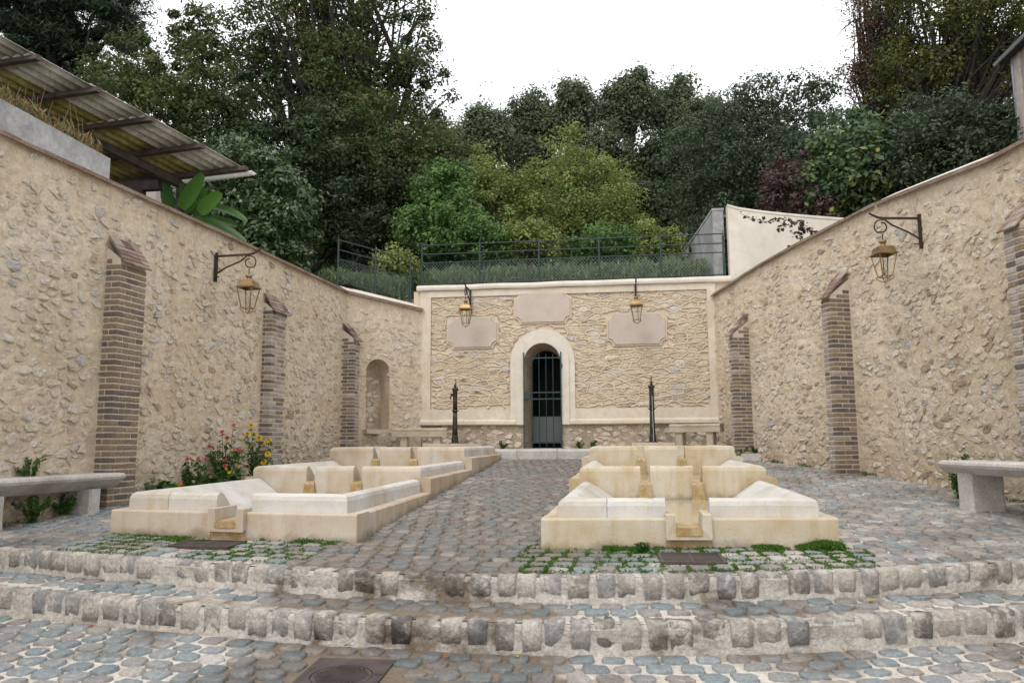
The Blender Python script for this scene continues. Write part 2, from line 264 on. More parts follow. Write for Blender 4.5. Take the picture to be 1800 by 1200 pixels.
# ------------------------------------------------------------------ object helpers
class MB:
    def __init__(s): s.v = []; s.f = []; s.t = []
    def add(s, vs, fs, tint=.5):
        k = len(s.v); s.v += [tuple(p) for p in vs]; s.f += [tuple(i+k for i in f) for f in fs]; s.t += [tint]*len(vs); return s
    def box(s, c, sx, sy, sz, X=(1, 0, 0), Y=(0, 1, 0), Z=(0, 0, 1), tint=.5, taper=1.0):
        c, X, Y, Z = Vector(c), Vector(X), Vector(Y), Vector(Z); vs = []
        for z in (-1, 1):
            k = taper if z > 0 else 1
            for x, y in ((-1, -1), (1, -1), (1, 1), (-1, 1)): vs.append(c + X*(x*sx/2*k) + Y*(y*sy/2*k) + Z*(z*sz/2))
        return s.add(vs, [(3, 2, 1, 0), (4, 5, 6, 7), (0, 1, 5, 4), (1, 2, 6, 5), (2, 3, 7, 6), (3, 0, 4, 7)], tint)
    def loft(s, rings, caps=True, tint=.5, closed=True):
        k = len(rings[0]); vs = [p for r in rings for p in r]; fs = []
        for i in range(len(rings)-1):
            for j in range(k if closed else k-1):
                a, b2 = i*k+j, i*k+(j+1) % k
                fs.append((a, b2, b2+k, a+k))
        if caps: fs += [tuple(range(k-1, -1, -1)), tuple(range((len(rings)-1)*k, len(rings)*k))]
        return s.add(vs, fs, tint)
    def tube(s, pts, rad, n=6, tint=.5, caps=True):
        pts = [Vector(p) for p in pts]; rs = rad if isinstance(rad, (list, tuple)) else [rad]*len(pts); rings = []
        d0 = (pts[1]-pts[0]).normalized(); a = d0.orthogonal().normalized()
        for i, p in enumerate(pts):
            d = (pts[min(i+1, len(pts)-1)] - pts[max(i-1, 0)])
            d = d.normalized() if d.length > 1e-9 else d0
            a = (a - d*a.dot(d)); a = a.normalized() if a.length > 1e-6 else d.orthogonal().normalized()
            b2 = d.cross(a)
            rings.append([p + (a*math.cos(2*math.pi*k/n) + b2*math.sin(2*math.pi*k/n))*rs[i] for k in range(n)])
        return s.loft(rings, caps, tint)
    def lathe(s, prof, c=(0, 0, 0), n=12, tint=.5, flute=0):
        c = Vector(c); rings = []
        for r_, z in prof: rings.append([c + Vector((math.cos(2*math.pi*k/n)*r_*(1-flute*(k % 2)), math.sin(2*math.pi*k/n)*r_*(1-flute*(k % 2)), z)) for k in range(n)])
        return s.loft(rings, True, tint)
    def build(s, name, mat, parent=None, org=(0, 0, 0), smooth=False, loc=None):
        me = bpy.data.meshes.new(name); o_ = np.array(org, dtype=float)
        V = np.array(s.v, dtype=float) - o_
        me.from_pydata(V.tolist(), [], s.f)
        a = me.attributes.new('tint', 'FLOAT', 'POINT'); a.data.foreach_set('value', np.array(s.t, dtype=np.float32))
        if smooth: me.polygons.foreach_set('use_smooth', [True]*len(me.polygons))
        me.materials.append(mat if not isinstance(mat, str) else M[mat])
        ob = bpy.data.objects.new(name, me); COL.objects.link(ob)
        if parent: ob.parent = parent
        if loc is not None: ob.location = loc
        return ob
def tag(o, label=None, cat=None, group=None, kind=None):
    if label: o['label'] = label
    if cat: o['category'] = cat
    if group: o['group'] = group
    if kind: o['kind'] = kind
    return o
def thing(name, label, cat, loc=(0, 0, 0), rz=0, group=None):
    o = bpy.data.objects.new(name, None); COL.objects.link(o); o.empty_display_size = .2
    o.location = loc; o.rotation_euler = (0, 0, rz); return tag(o, label, cat, group)
def copy_tree(o, parent=None):
    c = o.copy(); COL.objects.link(c)
    if parent: c.parent = parent
    for ch in o.children: copy_tree(ch, c)
    return c
def polymesh(mb, outlines, to3, depth_front, depth_back, tint=.5):
    """extrude a flat outline (first = outer, others = holes) between two depths; to3(x, z, d)"""
    tris = tessellate_polygon([[Vector((p[0], p[1], 0)) for p in o] for o in outlines])
    flat = [p for o in outlines for p in o]; n_ = len(flat)
    vs = [to3(p[0], p[1], depth_front) for p in flat] + [to3(p[0], p[1], depth_back) for p in flat]
    fs = [tuple(t) for t in tris] + [tuple(i+n_ for i in reversed(t)) for t in tris]; k = 0
    for o in outlines:
        L = len(o)
        for i in range(L): a, b2 = k+i, k+(i+1) % L; fs.append((a, b2, b2+n_, a+n_))
        k += L
    mb.add(vs, fs, tint)
    return mb
def fixn(o):
    bm = bmesh.new(); bm.from_mesh(o.data); bmesh.ops.recalc_face_normals(bm, faces=bm.faces); bm.to_mesh(o.data); bm.free(); return o
def jit(a): return random.uniform(-a, a)
def interp(x, pts):
    if x <= pts[0][0]:
        p, q = pts[0], pts[1]
    elif x >= pts[-1][0]:
        p, q = pts[-2], pts[-1]
    else:
        for p, q in zip(pts, pts[1:]):
            if p[0] <= x <= q[0]: break
    return p[1] + (q[1]-p[1])*(x-p[0])/(q[0]-p[0])
def smoothi(x, pts, h=.35): return (interp(x-h, pts) + interp(x, pts)*2 + interp(x+h, pts))/4
def nz(x, y, z=0.): return noise.noise(Vector((x, y, z)))
SL = .053
def zc(y): return SL*(y-5)
UE = [(-9, 6.7), (-7, 6.2), (-4.8, 5.66), (-3.2, 5.34), (-1.8, 5.07), (-.6, 5.03), (.4, 5.13), (1.4, 5.33), (2.6, 5.75), (5, 6.7), (7, 7.6)]
LE = [(-9, 6.2), (-6.5, 5.6), (-4.3, 5.11), (-2.85, 4.83), (-1.65, 4.66), (-.6, 4.60), (.3, 4.68), (1.3, 4.88), (2.2, 5.12), (4.5, 5.95), (7, 6.95)]
ue = lambda x: smoothi(x, UE); le = lambda x: smoothi(x, LE)
def inframe(p, m=60):
    q = proj(p); return -m < q[0] < 1800+m and -m < q[1] < 1200+m

# ------------------------------------------------------------------ ground
def ground(name, x0, x1, y0f, y1f, off, nx, ny, mat):
    mb = MB(); vs = []
    for j in range(ny+1):
        for i in range(nx+1):
            x = x0+(x1-x0)*i/nx; a, b2 = y0f(x), y1f(x); y = a+(b2-a)*j/ny
            vs.append((x, y, zc(y)+off + nz(x*1.3, y*1.3)*.008 + nz(x*9, y*9, 3)*.003))
    fs = [(j*(nx+1)+i, j*(nx+1)+i+1, (j+1)*(nx+1)+i+1, (j+1)*(nx+1)+i) for j in range(ny) for i in range(nx)]
    mb.add(vs, fs); o = mb.build(name, mat, smooth=True); tag(o, kind='structure'); return o
court = ground('court_paving', -6.3, 5.2, lambda x: ue(x)+.02, lambda x: 15.9, 0, 110, 80, 'joint')
tread = ground('step_tread', -7.5, 6.2, lambda x: le(x)+.02, lambda x: ue(x)+.10, -.165, 130, 6, 'joint')
lower = ground('lower_pavement', -12, 10, lambda x: -8, lambda x: le(x)+.10, -.335, 120, 110, 'joint')

# the raised stone platform along the back wall
PZ = .712
def plat_front(x): return 14.95 - .03*(x+1.5) + .012*(x+1.2)**2

# ------------------------------------------------------------------ basin outlines (needed to keep cobbles clear)
GL = dict(R=[(-2.07, 6.07), (-2.15, 8.83), (-2.20, 11.60), (-2.26, 14.9)], L=[(-4.37, 6.37), (-4.52, 9.10), (-4.61, 11.85), (-4.70, 14.95)])
GR = dict(R=[(1.56, 6.13), (1.68, 9.00), (1.74, 11.80), (1.78, 14.95)], L=[(-.60, 5.91), (-.575, 8.75), (-.57, 11.55), (-.57, 14.85)])
def in_basin(x, y, m=.03):
    for G in (GL, GR):
        xl = interp(y, [(p[1], p[0]) for p in G['L']])-m; xr = interp(y, [(p[1], p[0]) for p in G['R']])+m
        if xl < x < xr:
            f = (x-xl)/(xr-xl); yf = G['L'][0][1]*(1-f)+G['R'][0][1]*f
            if y > yf-m: return True
    return False
GRATES = [((.46, 5.655), .44, .34, .03), ((-3.24, 5.95), .52, .28, -.10)]
MANHOLE = ((-1.485, 4.17), .44, .52, 0.02)
def in_iron(x, y, m=.05):
    for (c, sx, sy, rz) in GRATES + [MANHOLE]:
        dx, dy = x-c[0], y-c[1]; a = dx*math.cos(rz)+dy*math.sin(rz); b2 = -dx*math.sin(rz)+dy*math.cos(rz)
        if abs(a) < sx/2+m and abs(b2) < sy/2+m: return True
    return False
def left_x(y): return -6.114+.06*y
def right_x(y): return 5.53-.17*y if y < 11.3 else 3.61-.382*(y-11.3)
def right_x(y): return 5.531-.17*y if y < 11.3 else 3.61-.3822*(y-11.3)

# ------------------------------------------------------------------ cobbles
def cobble_data(x, y, z, sx, sy, ang, h, slope=SL):
    n_ = 12; ca, sa = math.cos(ang), math.sin(ang); rings = [[], [], []]
    pw = random.uniform(3.4, 7.0); tx, ty = jit(.06), jit(.06); ks = [1+jit(.11) for _ in range(n_)]
    for k in range(n_):
        t = 2*math.pi*(k+.5)/n_; c, s = math.cos(t), math.sin(t)
        rr = (abs(c)**pw + abs(s)**pw)**(-1/pw)*ks[k]
        for i, (f, dz) in enumerate(((1.0, -.012), (.965, h*.72), (.80, h))):
            u_, v_ = c*rr*sx/2*f, s*rr*sy/2*f
            X, Y = x+u_*ca-v_*sa, y+u_*sa+v_*ca
            rings[i].append((X, Y, z + dz + slope*(Y-y) + (u_*tx + v_*ty if i else 0) + (jit(.003) if i else 0)))
    vs = rings[0]+rings[1]+rings[2]+[(x+jit(.02), y+jit(.015), z+h*random.uniform(.9, 1.12))]; fs = []
    for r_ in range(2):
        for k in range(n_): fs.append((r_*n_+k, r_*n_+(k+1) % n_, (r_+1)*n_+(k+1) % n_, (r_+1)*n_+k))
    for k in range(n_): fs.append((2*n_+k, 2*n_+(k+1) % n_, 3*n_))
    return vs, fs
def lay(cells, parent, name, matname, stuffname, limit=300, smooth=True):
    """cells: (size score, verts, faces, tint). The largest in view become parts, the rest one mesh."""
    cells.sort(key=lambda c: -c[0]); rest = MB()
    for i, (sc, vs, fs, tt) in enumerate(cells):
        if i < limit and sc > 0: MB().add(vs, fs, tt).build(name, matname, parent, org=parent.location, smooth=smooth)
        else: rest.add(vs, fs, tt)
    if rest.v: tag(rest.build(stuffname, matname, parent, org=parent.location, smooth=smooth), kind='stuff')
def score(p, a):
    q = proj(p)
    return a/(q[2]**2) if inframe(p, 25) else -1
COURT_JOINTS = []
def tint_cobble(x, y, front):
    t = random.random()
    if front: return min(1, max(0, .14+.52*t + (.35 if random.random() < .14 else 0)))
    return min(1, max(0, .28+.62*t + (.3 if random.random() < .16 else 0) + .12*nz(x*.8, y*.8)))
cells = []
row = 0; d = .19
while d < 9.8:
    pitch = .152+.008*math.sin(row*2.1); x = -6.2 + (row % 2)*pitch*.5
    while x < 5.2:
        fl = math.exp(-d/3.2); yb = ue(x)*fl + (5.05+.012*(x+1)**2)*(1-fl)
        xx, yy = x+jit(.012), yb + d + jit(.008) + nz(x*.9, d*.9)*.025
        if left_x(yy)+.04 < xx < right_x(yy)-.04 and not in_basin(xx, yy, .0) and not in_iron(xx, yy, .055) and yy < plat_front(xx)+.05:
            sx, sy = pitch*random.uniform(.78, .93), .150*random.uniform(.76, .9)
            vs, fs = cobble_data(xx, yy, zc(yy)+.002, sx, sy, jit(.09) + math.atan((ue(x+.1)-ue(x-.1))/.2)*fl, random.uniform(.010, .020))
            cells.append((score((xx, yy, zc(yy)), sx*sy), vs, fs, tint_cobble(xx, yy, False)))
            if d < 1.7: COURT_JOINTS.append((xx, yy, sx, sy))
        x += pitch
    d += .152; row += 1
lay(cells, court, 'cobble', 'cobble', 'small_cobbles')
cells = []
for row in range(3):
    x = -7.3 + (row % 2)*.08
    while x < 6.2:
        a = .235 + row*.138
        lo, hi = le(x), ue(x)
        yy = lo + a + jit(.008)
        if yy < hi-.03:
            sx, sy = random.uniform(.122, .150), random.uniform(.098, .124)
            vs, fs = cobble_data(x+jit(.012), yy, zc(yy)-.165+.001, sx, sy, jit(.1)+math.atan((le(x+.1)-le(x-.1))/.2), random.uniform(.010, .018))
            cells.append((score((x, yy, zc(yy)-.165), sx*sy), vs, fs, tint_cobble(x, yy, True)))
        x += .162
lay(cells, tread, 'cobble', 'cobble', 'small_cobbles')
cells = []
for row in range(32):
    x = -8.5 + (row % 2)*.084
    while x < 6.5:
        yy = le(x) - .10 - row*.148 + jit(.008)
        if not in_iron(x, yy, .075):
            sx, sy = random.uniform(.120, .152), random.uniform(.100, .132)
            vs, fs = cobble_data(x+jit(.012), yy, zc(yy)-.335+.001, sx, sy, jit(.12)+math.atan((le(x+.1)-le(x-.1))/.2), random.uniform(.012, .020))
            cells.append((score((x, yy, zc(yy)-.335), sx*sy), vs, fs, tint_cobble(x, yy, True)))
        x += .172
lay(cells, lower, 'cobble', 'cobble', 'small_cobbles')

# risers: mortar faces with kerb stones set in them
def riser(name, ef, ztop, hgt, x0, x1, pitch, cut):
    mb = MB(); rings = []
    nn = 150
    prof = [(.20, -.015), (.06, .004), (.014, -.004), (0, -.03), (.004, -hgt*.6), (-.012, -hgt-.02), (.2, -hgt-.02)]
    for i in range(nn+1):
        x = x0+(x1-x0)*i/nn; y = ef(x); z = zc(y)+ztop
        rings.append([(x, y+p[0]+nz(x*6, p[1]*20)*.012, z+p[1]) for p in prof])
    mb.loft(rings); o = fixn(mb.build(name, 'riser')); tag(o, kind='structure')
    x = x0+.1
    while x < x1-.1:
        w = random.uniform(.115, .15); y = ef(x); z = zc(y)+ztop
        sl = math.atan((ef(x+.1)-ef(x-.1))/.2); T = Vector((math.cos(sl), math.sin(sl), SL*math.sin(sl))); N = Vector((-math.sin(sl), math.cos(sl), 0))
        dep, h_ = .19, hgt*random.uniform(.80, .98); pr = random.uniform(-.004, .014)
        c0 = Vector((x+jit(.01), y, z+.009)); rings = []
        # rounded block: back top -> front top -> nose -> foot
        prof = [(dep, -.006), (.05, .004), (.012, 0.0), (-.002, -.016), (-.003+jit(.008), -h_*.5), (.004+jit(.006), -h_*.92), (.04, -h_)]
        for f in (-1, -.9, -.3, .3, .9, 1):
            e = 1 if abs(f) < .95 else 0
            rings.append([c0 + T*(f*w/2*(1-.06*max(0, -p[1]/h_)+jit(.03))) + N*(p[0]-pr*e+(.016 if not e else 0) + jit(.005)) + Vector((0, 0, p[1]-(0 if e else .008)+jit(.006))) for p in prof])
        m2 = MB().loft(rings, True, random.random())
        m2.build('kerb_stone', 'kerb', o, smooth=True)
        x += w + random.uniform(.014, .030)
    return o
r1 = riser('upper_step', ue, 0, .165, -7.6, 5.6, .16, 0)
r2 = riser('lower_step', le, -.165, .172, -7.6, 5.6, .16, 0)

# ------------------------------------------------------------------ Voronoi cells for rubble
def voronoi(x0, x1, z0, z1, w, h, jx=.42, jz=.42):
    seeds = []; nr = int((z1-z0)/h)+3; nc = int((x1-x0)/w)+3; grid = {}
    for j in range(-1, nr):
        for i in range(-1, nc):
            grid[(i, j)] = (x0+(i+.5*(j % 2)+.25+jit(jx))*w, z0+(j+.5+jit(jz))*h)
    cells = []
    for (i, j), s in grid.items():
        if not (x0-w < s[0] < x1+w and z0-h < s[1] < z1+h): continue
        poly = [(s[0]-w*1.6, s[1]-h*1.6), (s[0]+w*1.6, s[1]-h*1.6), (s[0]+w*1.6, s[1]+h*1.6), (s[0]-w*1.6, s[1]+h*1.6)]
        for dj in (-2, -1, 0, 1, 2):
            for di in (-2, -1, 0, 1, 2):
                q = grid.get((i+di, j+dj))
                if q is None or (di == 0 and dj == 0): continue
                # bisector in the scaled metric
                a, b2 = (q[0]-s[0])/w/w, (q[1]-s[1])/h/h
                c = a*(q[0]+s[0])/2 + b2*(q[1]+s[1])/2
                new = []
                for k in range(len(poly)):
                    p1, p2 = poly[k], poly[(k+1) % len(poly)]
                    d1, d2 = a*p1[0]+b2*p1[1]-c, a*p2[0]+b2*p2[1]-c
                    if d1 <= 0: new.append(p1)
                    if (d1 < 0 < d2) or (d2 < 0 < d1):
                        t = d1/(d1-d2); new.append((p1[0]+(p2[0]-p1[0])*t, p1[1]+(p2[1]-p1[1])*t))
                poly = new
                if len(poly) < 3: break
            if len(poly) < 3: break
        if len(poly) >= 3: cells.append((s, poly))
    return cells
def stone_data(poly, shrink, to3, hmin, hmax, tiltk=.12, jitk=.10, embed=.02):
    cx = sum(p[0] for p in poly)/len(poly); cz_ = sum(p[1] for p in poly)/len(poly)
    pts = []
    for k in range(len(poly)):
        p, q = poly[k], poly[(k+1) % len(poly)]
        L = math.hypot(q[0]-p[0], q[1]-p[1])
        if L < .012: continue
        pts.append((p[0]*.8+q[0]*.2, p[1]*.8+q[1]*.2)); pts.append((p[0]*.35+q[0]*.65, p[1]*.35+q[1]*.65))
    if len(pts) < 5: return None
    rad = max(math.hypot(p[0]-cx, p[1]-cz_) for p in pts)
    pts = [(cx+(p[0]-cx)*shrink*(1+jit(jitk)), cz_+(p[1]-cz_)*shrink*(1+jit(jitk))) for p in pts]
    n_ = len(pts); h = random.uniform(hmin, hmax); tx, tz = jit(tiltk), jit(tiltk)-.05
    rings = [[], [], []]
    for p in pts:
        for i, (f, hh) in enumerate(((1.0, -embed), (.93, h*.6), (.60, h))):
            X, Z = cx+(p[0]-cx)*f, cz_+(p[1]-cz_)*f
            dd = hh + ((X-cx)*tx + (Z-cz_)*tz if i else 0) + (jit(.005) if i == 2 else jit(.003))
            rings[i].append(to3(X, Z, dd))
    vs = rings[0]+rings[1]+rings[2]+[to3(cx+jit(rad*.2), cz_+jit(rad*.2), h*1.0+jit(.004))]; fs = []
    for r_ in range(2):
        for k in range(n_): fs.append((r_*n_+k, r_*n_+(k+1) % n_, (r_+1)*n_+(k+1) % n_, (r_+1)*n_+k))
    for k in range(n_): fs.append((2*n_+k, 2*n_+(k+1) % n_, 3*n_))
    return vs, fs, h
class Seg:
    """a straight piece of wall: s runs along it, d is towards the court"""
    def __init__(s, p, q, nsign):
        s.p, s.q = Vector((*p, 0)), Vector((*q, 0)); s.L = (s.q-s.p).length; s.t = (s.q-s.p)/s.L
        s.n = Vector((s.t.y, -s.t.x, 0))*nsign
    def to3(s, a, z, d): 
        v = s.p + s.t*a + s.n*d; return (v.x, v.y, z)
    def sy(s, y): return (y-s.p.y)/s.t.y
def mortar_face(mb, sg, s0, s1, zb, zt, res=.042, amp=.017):
    nx = max(2, int((s1-s0)/res)); nzn = max(2, int(3.5/res)); vs = []
    for j in range(nzn+1):
        for i in range(nx+1):
            a = s0+(s1-s0)*i/nx; lo, hi = zb(a), zt(a); z = lo+(hi-lo)*j/nzn
            w = sg.to3(a, z, 0)
            d_ = nz(w[0]*3.2+w[1]*3.2, z*3.2, 5)*amp + nz(w[1]*8+w[0]*8, z*12, 1)*amp*.75 + nz(w[1]*2+w[0]*2, z*1.1, 2)*amp*.5
            vs.append(sg.to3(a, z, d_))
    fs = [(j*(nx+1)+i, j*(nx+1)+i+1, (j+1)*(nx+1)+i+1, (j+1)*(nx+1)+i) for j in range(nzn) for i in range(nx)]
    mb.add(vs, fs)
def rubble_cells(sg, s0, s1, zb, zt, ok, w=.160, h=.088, keep=.94, hmax=.016):
    res = []
    z0 = min(zb(s0), zb(s1)); z1 = min(5., max(zt(s0), zt(s1), zt((s0+s1)/2)))
    for s_, poly in voronoi(s0, s1, z0, z1, w, h, .47, .47):
        a, z = s_
        if not (s0+.06 < a < s1-.06 and zb(a)+.02 < z < zt(a)-.10) or not ok(a, z): continue
        if random.random() > keep: continue
        if zt(a)-z < .45 and random.random() < .5: continue
        big = random.random()
        r_ = stone_data(poly, random.uniform(.62, 1.04), sg.to3, -.006, hmax, .20, .24, .04)
        if not r_: continue
        vs, fs, h_ = r_
        tt = random.random(); tt = .30+.50*tt if random.random() < .90 else (.16*random.random() if random.random() < .5 else .88+.12*random.random())
        res.append((score(sg.to3(a, z, 0), w*h*random.uniform(.8, 1.2)), vs, fs, tt))
    return res
# piers: (segment, s start, width along wall, projection, top)
LB = Vector((-5.244, 14.5)); LC = Vector((-4.055, 15.8)); RB = Vector((3.61, 11.3)); RD = Vector((1.89, 15.8))
SLm = Seg((left_x(1.0), 1.0), LB, 1); SLn = Seg(LB, LC, 1)
SRa = Seg((right_x(1.0), 1.0), RB, -1); SRb = Seg(RB, RD, -1)
ZL = [(1, 3.80), (6.6, 3.77), (10, 3.80), (14.5, 3.79)]
zl_top = lambda a: interp(1+a*SLm.t.y, ZL)
zn_top = lambda a: 3.79-.17*a/SLn.L
zra_top = lambda a: interp(1+a*SRa.t.y, [(1, 3.75), (8.8, 3.86), (10.2, 4.02), (11.3, 4.14)])
zrb_top = lambda a: interp(11.3+a*SRb.t.y, [(11.3, 4.14), (13.1, 4.04), (14.2, 3.95), (15.8, 3.74)])
gz = lambda sg: (lambda a: zc((sg.p + sg.t*a).y)-.12)
PIERS = [  # seg, s0, width, proj, ztop at wall, label
 (SLm, SLm.sy(7.87), .44, .19, 3.08, 'tall brick pier on the left wall beside the big front bench'),
 (SLm, SLm.sy(11.33), .47, .165, 3.08, 'brick pier on the left wall behind the yellow flowers'),
 (SLm, SLm.sy(14.32), .30, .25, 3.07, 'brick pier on the left wall next to the arched niche'),
 (SRa, SRa.sy(7.96), .24, .36, 3.22, 'brick pier cut by the right edge of the photo above the right bench'),
 (SRb, SRb.sy(11.9), .22, .345, 3.25, 'brick pier in the middle of the right wall, right of the wall with small tiled cap'),
 (SRb, SRb.sy(14.58), .17, .335, 3.07, 'shorter brick pier on the right wall nearest the back wall'),
]
PIERS[4] = (*PIERS[4][:5], 'brick pier halfway along the right wall, its base clear of plants')
def ok_seg(sg):
    def f(a, z):
        for (g, s0, w, p, zt_, l) in PIERS:
            if g is sg and s0-.08 < a < s0+w+.05 and z < zt_+.03: return False
        return True
    return f
def wall_back(mb, sg, zb, zt, th=.42, ext=0):
    for i in range(12):
        a0, a1 = sg.L*i/12, sg.L*(i+1)/12
        vs = [sg.to3(a, z, d) for a in (a0, a1) for z, d in ((zb(a), -.03), (zt(a)-.004, -.03), (zt(a)-.004, -th), (zb(a), -th))]
        mb.add(vs, [(0, 1, 5, 4), (1, 2, 6, 5), (2, 3, 7, 6), (0, 3, 2, 1), (4, 5, 6, 7)])
# niche in the left wall's end section
NS0, NS1, NZ0, NZS, ND = .265*SLn.L, .57*SLn.L, 1.12, 2.24, .34
nr = (NS1-NS0)/2; nc = (NS0+NS1)/2
def niche_arch(k=12, grow=0.): return [(nc+(nr+grow)*math.cos(math.pi*i/k), NZS+(nr+grow)*math.sin(math.pi*i/k)) for i in range(k+1)]
def in_niche(a, z, m=.05):
    if NS0-m < a < NS1+m and NZ0-m < z < NZS: return True
    return math.hypot(a-nc, z-NZS) < nr+m and z >= NZS

lw = thing('stone_wall', 'long rubble stone wall on the left with brick piers and an arched niche at its far end', 'wall', (left_x(7), 7, zc(7)))
mb = MB(); mortar_face(mb, SLm, 0, SLm.L, gz(SLm), zl_top); wall_back(mb, SLm, gz(SLm), zl_top)
outl = [(0, .35), (SLn.L, .42), (SLn.L, zn_top(SLn.L)), (0, zn_top(0))]
hole = [(NS0, NZ0), (NS1, NZ0)] + niche_arch()
polymesh(mb, [outl, list(reversed(hole))], SLn.to3, 0, -.42)
fixn(mb.build('mortar_face', 'mortar', lw, org=lw.location, smooth=False))
mb = MB()                                                     # niche lining: back and soffit
polymesh(mb, [hole], SLn.to3, -ND, -ND-.1)
o = fixn(mb.build('niche_back', 'darker', lw, org=lw.location))
cells = rubble_cells(SLm, SLm.sy(4.6), SLm.L, gz(SLm), zl_top, ok_seg(SLm), .17, .092, .96, .021)
cells += rubble_cells(SLn, 0, SLn.L, gz(SLn), zn_top, lambda a, z: not in_niche(a, z))
Nb = Seg(SLn.to3(0, 0, -ND)[:2], SLn.to3(SLn.L, 0, -ND)[:2], 1)
cells += rubble_cells(Nb, NS0-.02, NS1+.02, lambda a: NZ0, lambda a: NZS+nr+.1, lambda a, z: in_niche(a, z, -.05))
lay(cells, lw, 'stone', 'rubble', 'small_stones', smooth=False)
# niche ledge stone
MB().box(SLn.to3(NS0+.12, NZ0-.05, .06), .34, .20, .08, SLn.t, SLn.n).build('ledge_stone', 'benchback', lw, org=lw.location)

def coping(parent, sg, zt, s0, s1, over=.07):
    """thin clay tiles laid in two overlapping courses on the wall top"""
    a = s0; k = 0
    while a < s1:
        w = random.uniform(.20, .26); w = min(w, s1-a)
        if w < .06: break
        z = zt(a+w/2); sl = (zt(a+w)-zt(a))/w; T = (sg.t + Vector((0, 0, sl))).normalized()
        tilt = Vector((sg.n.x, sg.n.y, -.30)).normalized(); Zd = T.cross(tilt); Zd = Zd if Zd.z > 0 else -Zd
        m2 = MB(); c = Vector(sg.to3(a+w/2, z, -.10))
        m2.box(c+Vector((0, 0, .015)), w-.006, .36+jit(.012), .022, T, tilt, Zd, random.uniform(.45, 1))
        m2.box(c+Vector((0, 0, .041))-tilt*.03, w-.012, .34+jit(.012), .02, T, tilt, Zd, random.uniform(.45, 1))
        m2.build('coping_tile', 'tile', parent, org=parent.location)
        a += w
    b3 = MB()
    for i in range(10):                                       # render fillet behind the tiles
        a0, a1 = s0+(s1-s0)*i/10, s0+(s1-s0)*(i+1)/10
        vs = [sg.to3(a, zt(a)+dz, d_) for a in (a0, a1) for dz, d_ in ((-.02, -.02), (.03, -.02), (.16, -.30), (.14, -.44), (-.02, -.44))]
        b3.add(vs, [(j, (j+1) % 5, 5+(j+1) % 5, 5+j) for j in range(5)])
    fixn(b3.build('coping_bed', 'renderpale', parent, org=parent.location))
coping(lw, SLm, zl_top, SLm.sy(4.5), SLm.L); coping(lw, SLn, zn_top, 0, SLn.L)

rw = thing('stone_wall', 'long rubble stone wall on the right whose tile topped edge climbs towards the front', 'wall', (right_x(8), 8, zc(8)))
mb = MB(); mortar_face(mb, SRa, 0, SRa.L, gz(SRa), zra_top); wall_back(mb, SRa, gz(SRa), zra_top)
mortar_face(mb, SRb, 0, SRb.L, gz(SRb), zrb_top); wall_back(mb, SRb, gz(SRb), zrb_top)
fixn(mb.build('mortar_face', 'mortar', rw, org=rw.location))
cells = rubble_cells(SRa, SRa.sy(6.0), SRa.L, gz(SRa), zra_top, ok_seg(SRa)) + rubble_cells(SRb, 0, SRb.L, gz(SRb), zrb_top, ok_seg(SRb))
lay(cells, rw, 'stone', 'rubble', 'small_stones', smooth=False)
coping(rw, SRa, zra_top, SRa.sy(6.0), SRa.L); coping(rw, SRb, zrb_top, 0, SRb.L)

# ------------------------------------------------------------------ brick piers
BRICKM = {}
def brick_mesh(L_, D_, k):
    key = (round(L_, 2), round(D_, 2), k)
    if key not in BRICKM:
        m2 = MB(); rs = random.Random(hash(key) & 0xffff); j = lambda: rs.uniform(-.0025, .0025)
        hx, hy, hz = L_/2, D_/2, .0252; b_ = .006; vs = []
        for z, f in ((-hz, 1), (-hz+b_, 0), (hz-b_, 0), (hz, 1)):
            for x, y in ((-1, -1), (1, -1), (1, 1), (-1, 1)): vs.append((x*(hx-b_*f)+j(), y*(hy-b_*f)+j(), z+j()*.6))
        fs = [(3, 2, 1, 0), (12, 13, 14, 15)] + [(r_*4+i, r_*4+(i+1) % 4, (r_+1)*4+(i+1) % 4, (r_+1)*4+i) for r_ in range(3) for i in range(4)]
        m2.add(vs, fs, rs.random())
        o = m2.build('brick', 'brickpale' if k >= 100 else 'brick'); BRICKM[key] = o.data; bpy.data.objects.remove(o)
    return BRICKM[key]
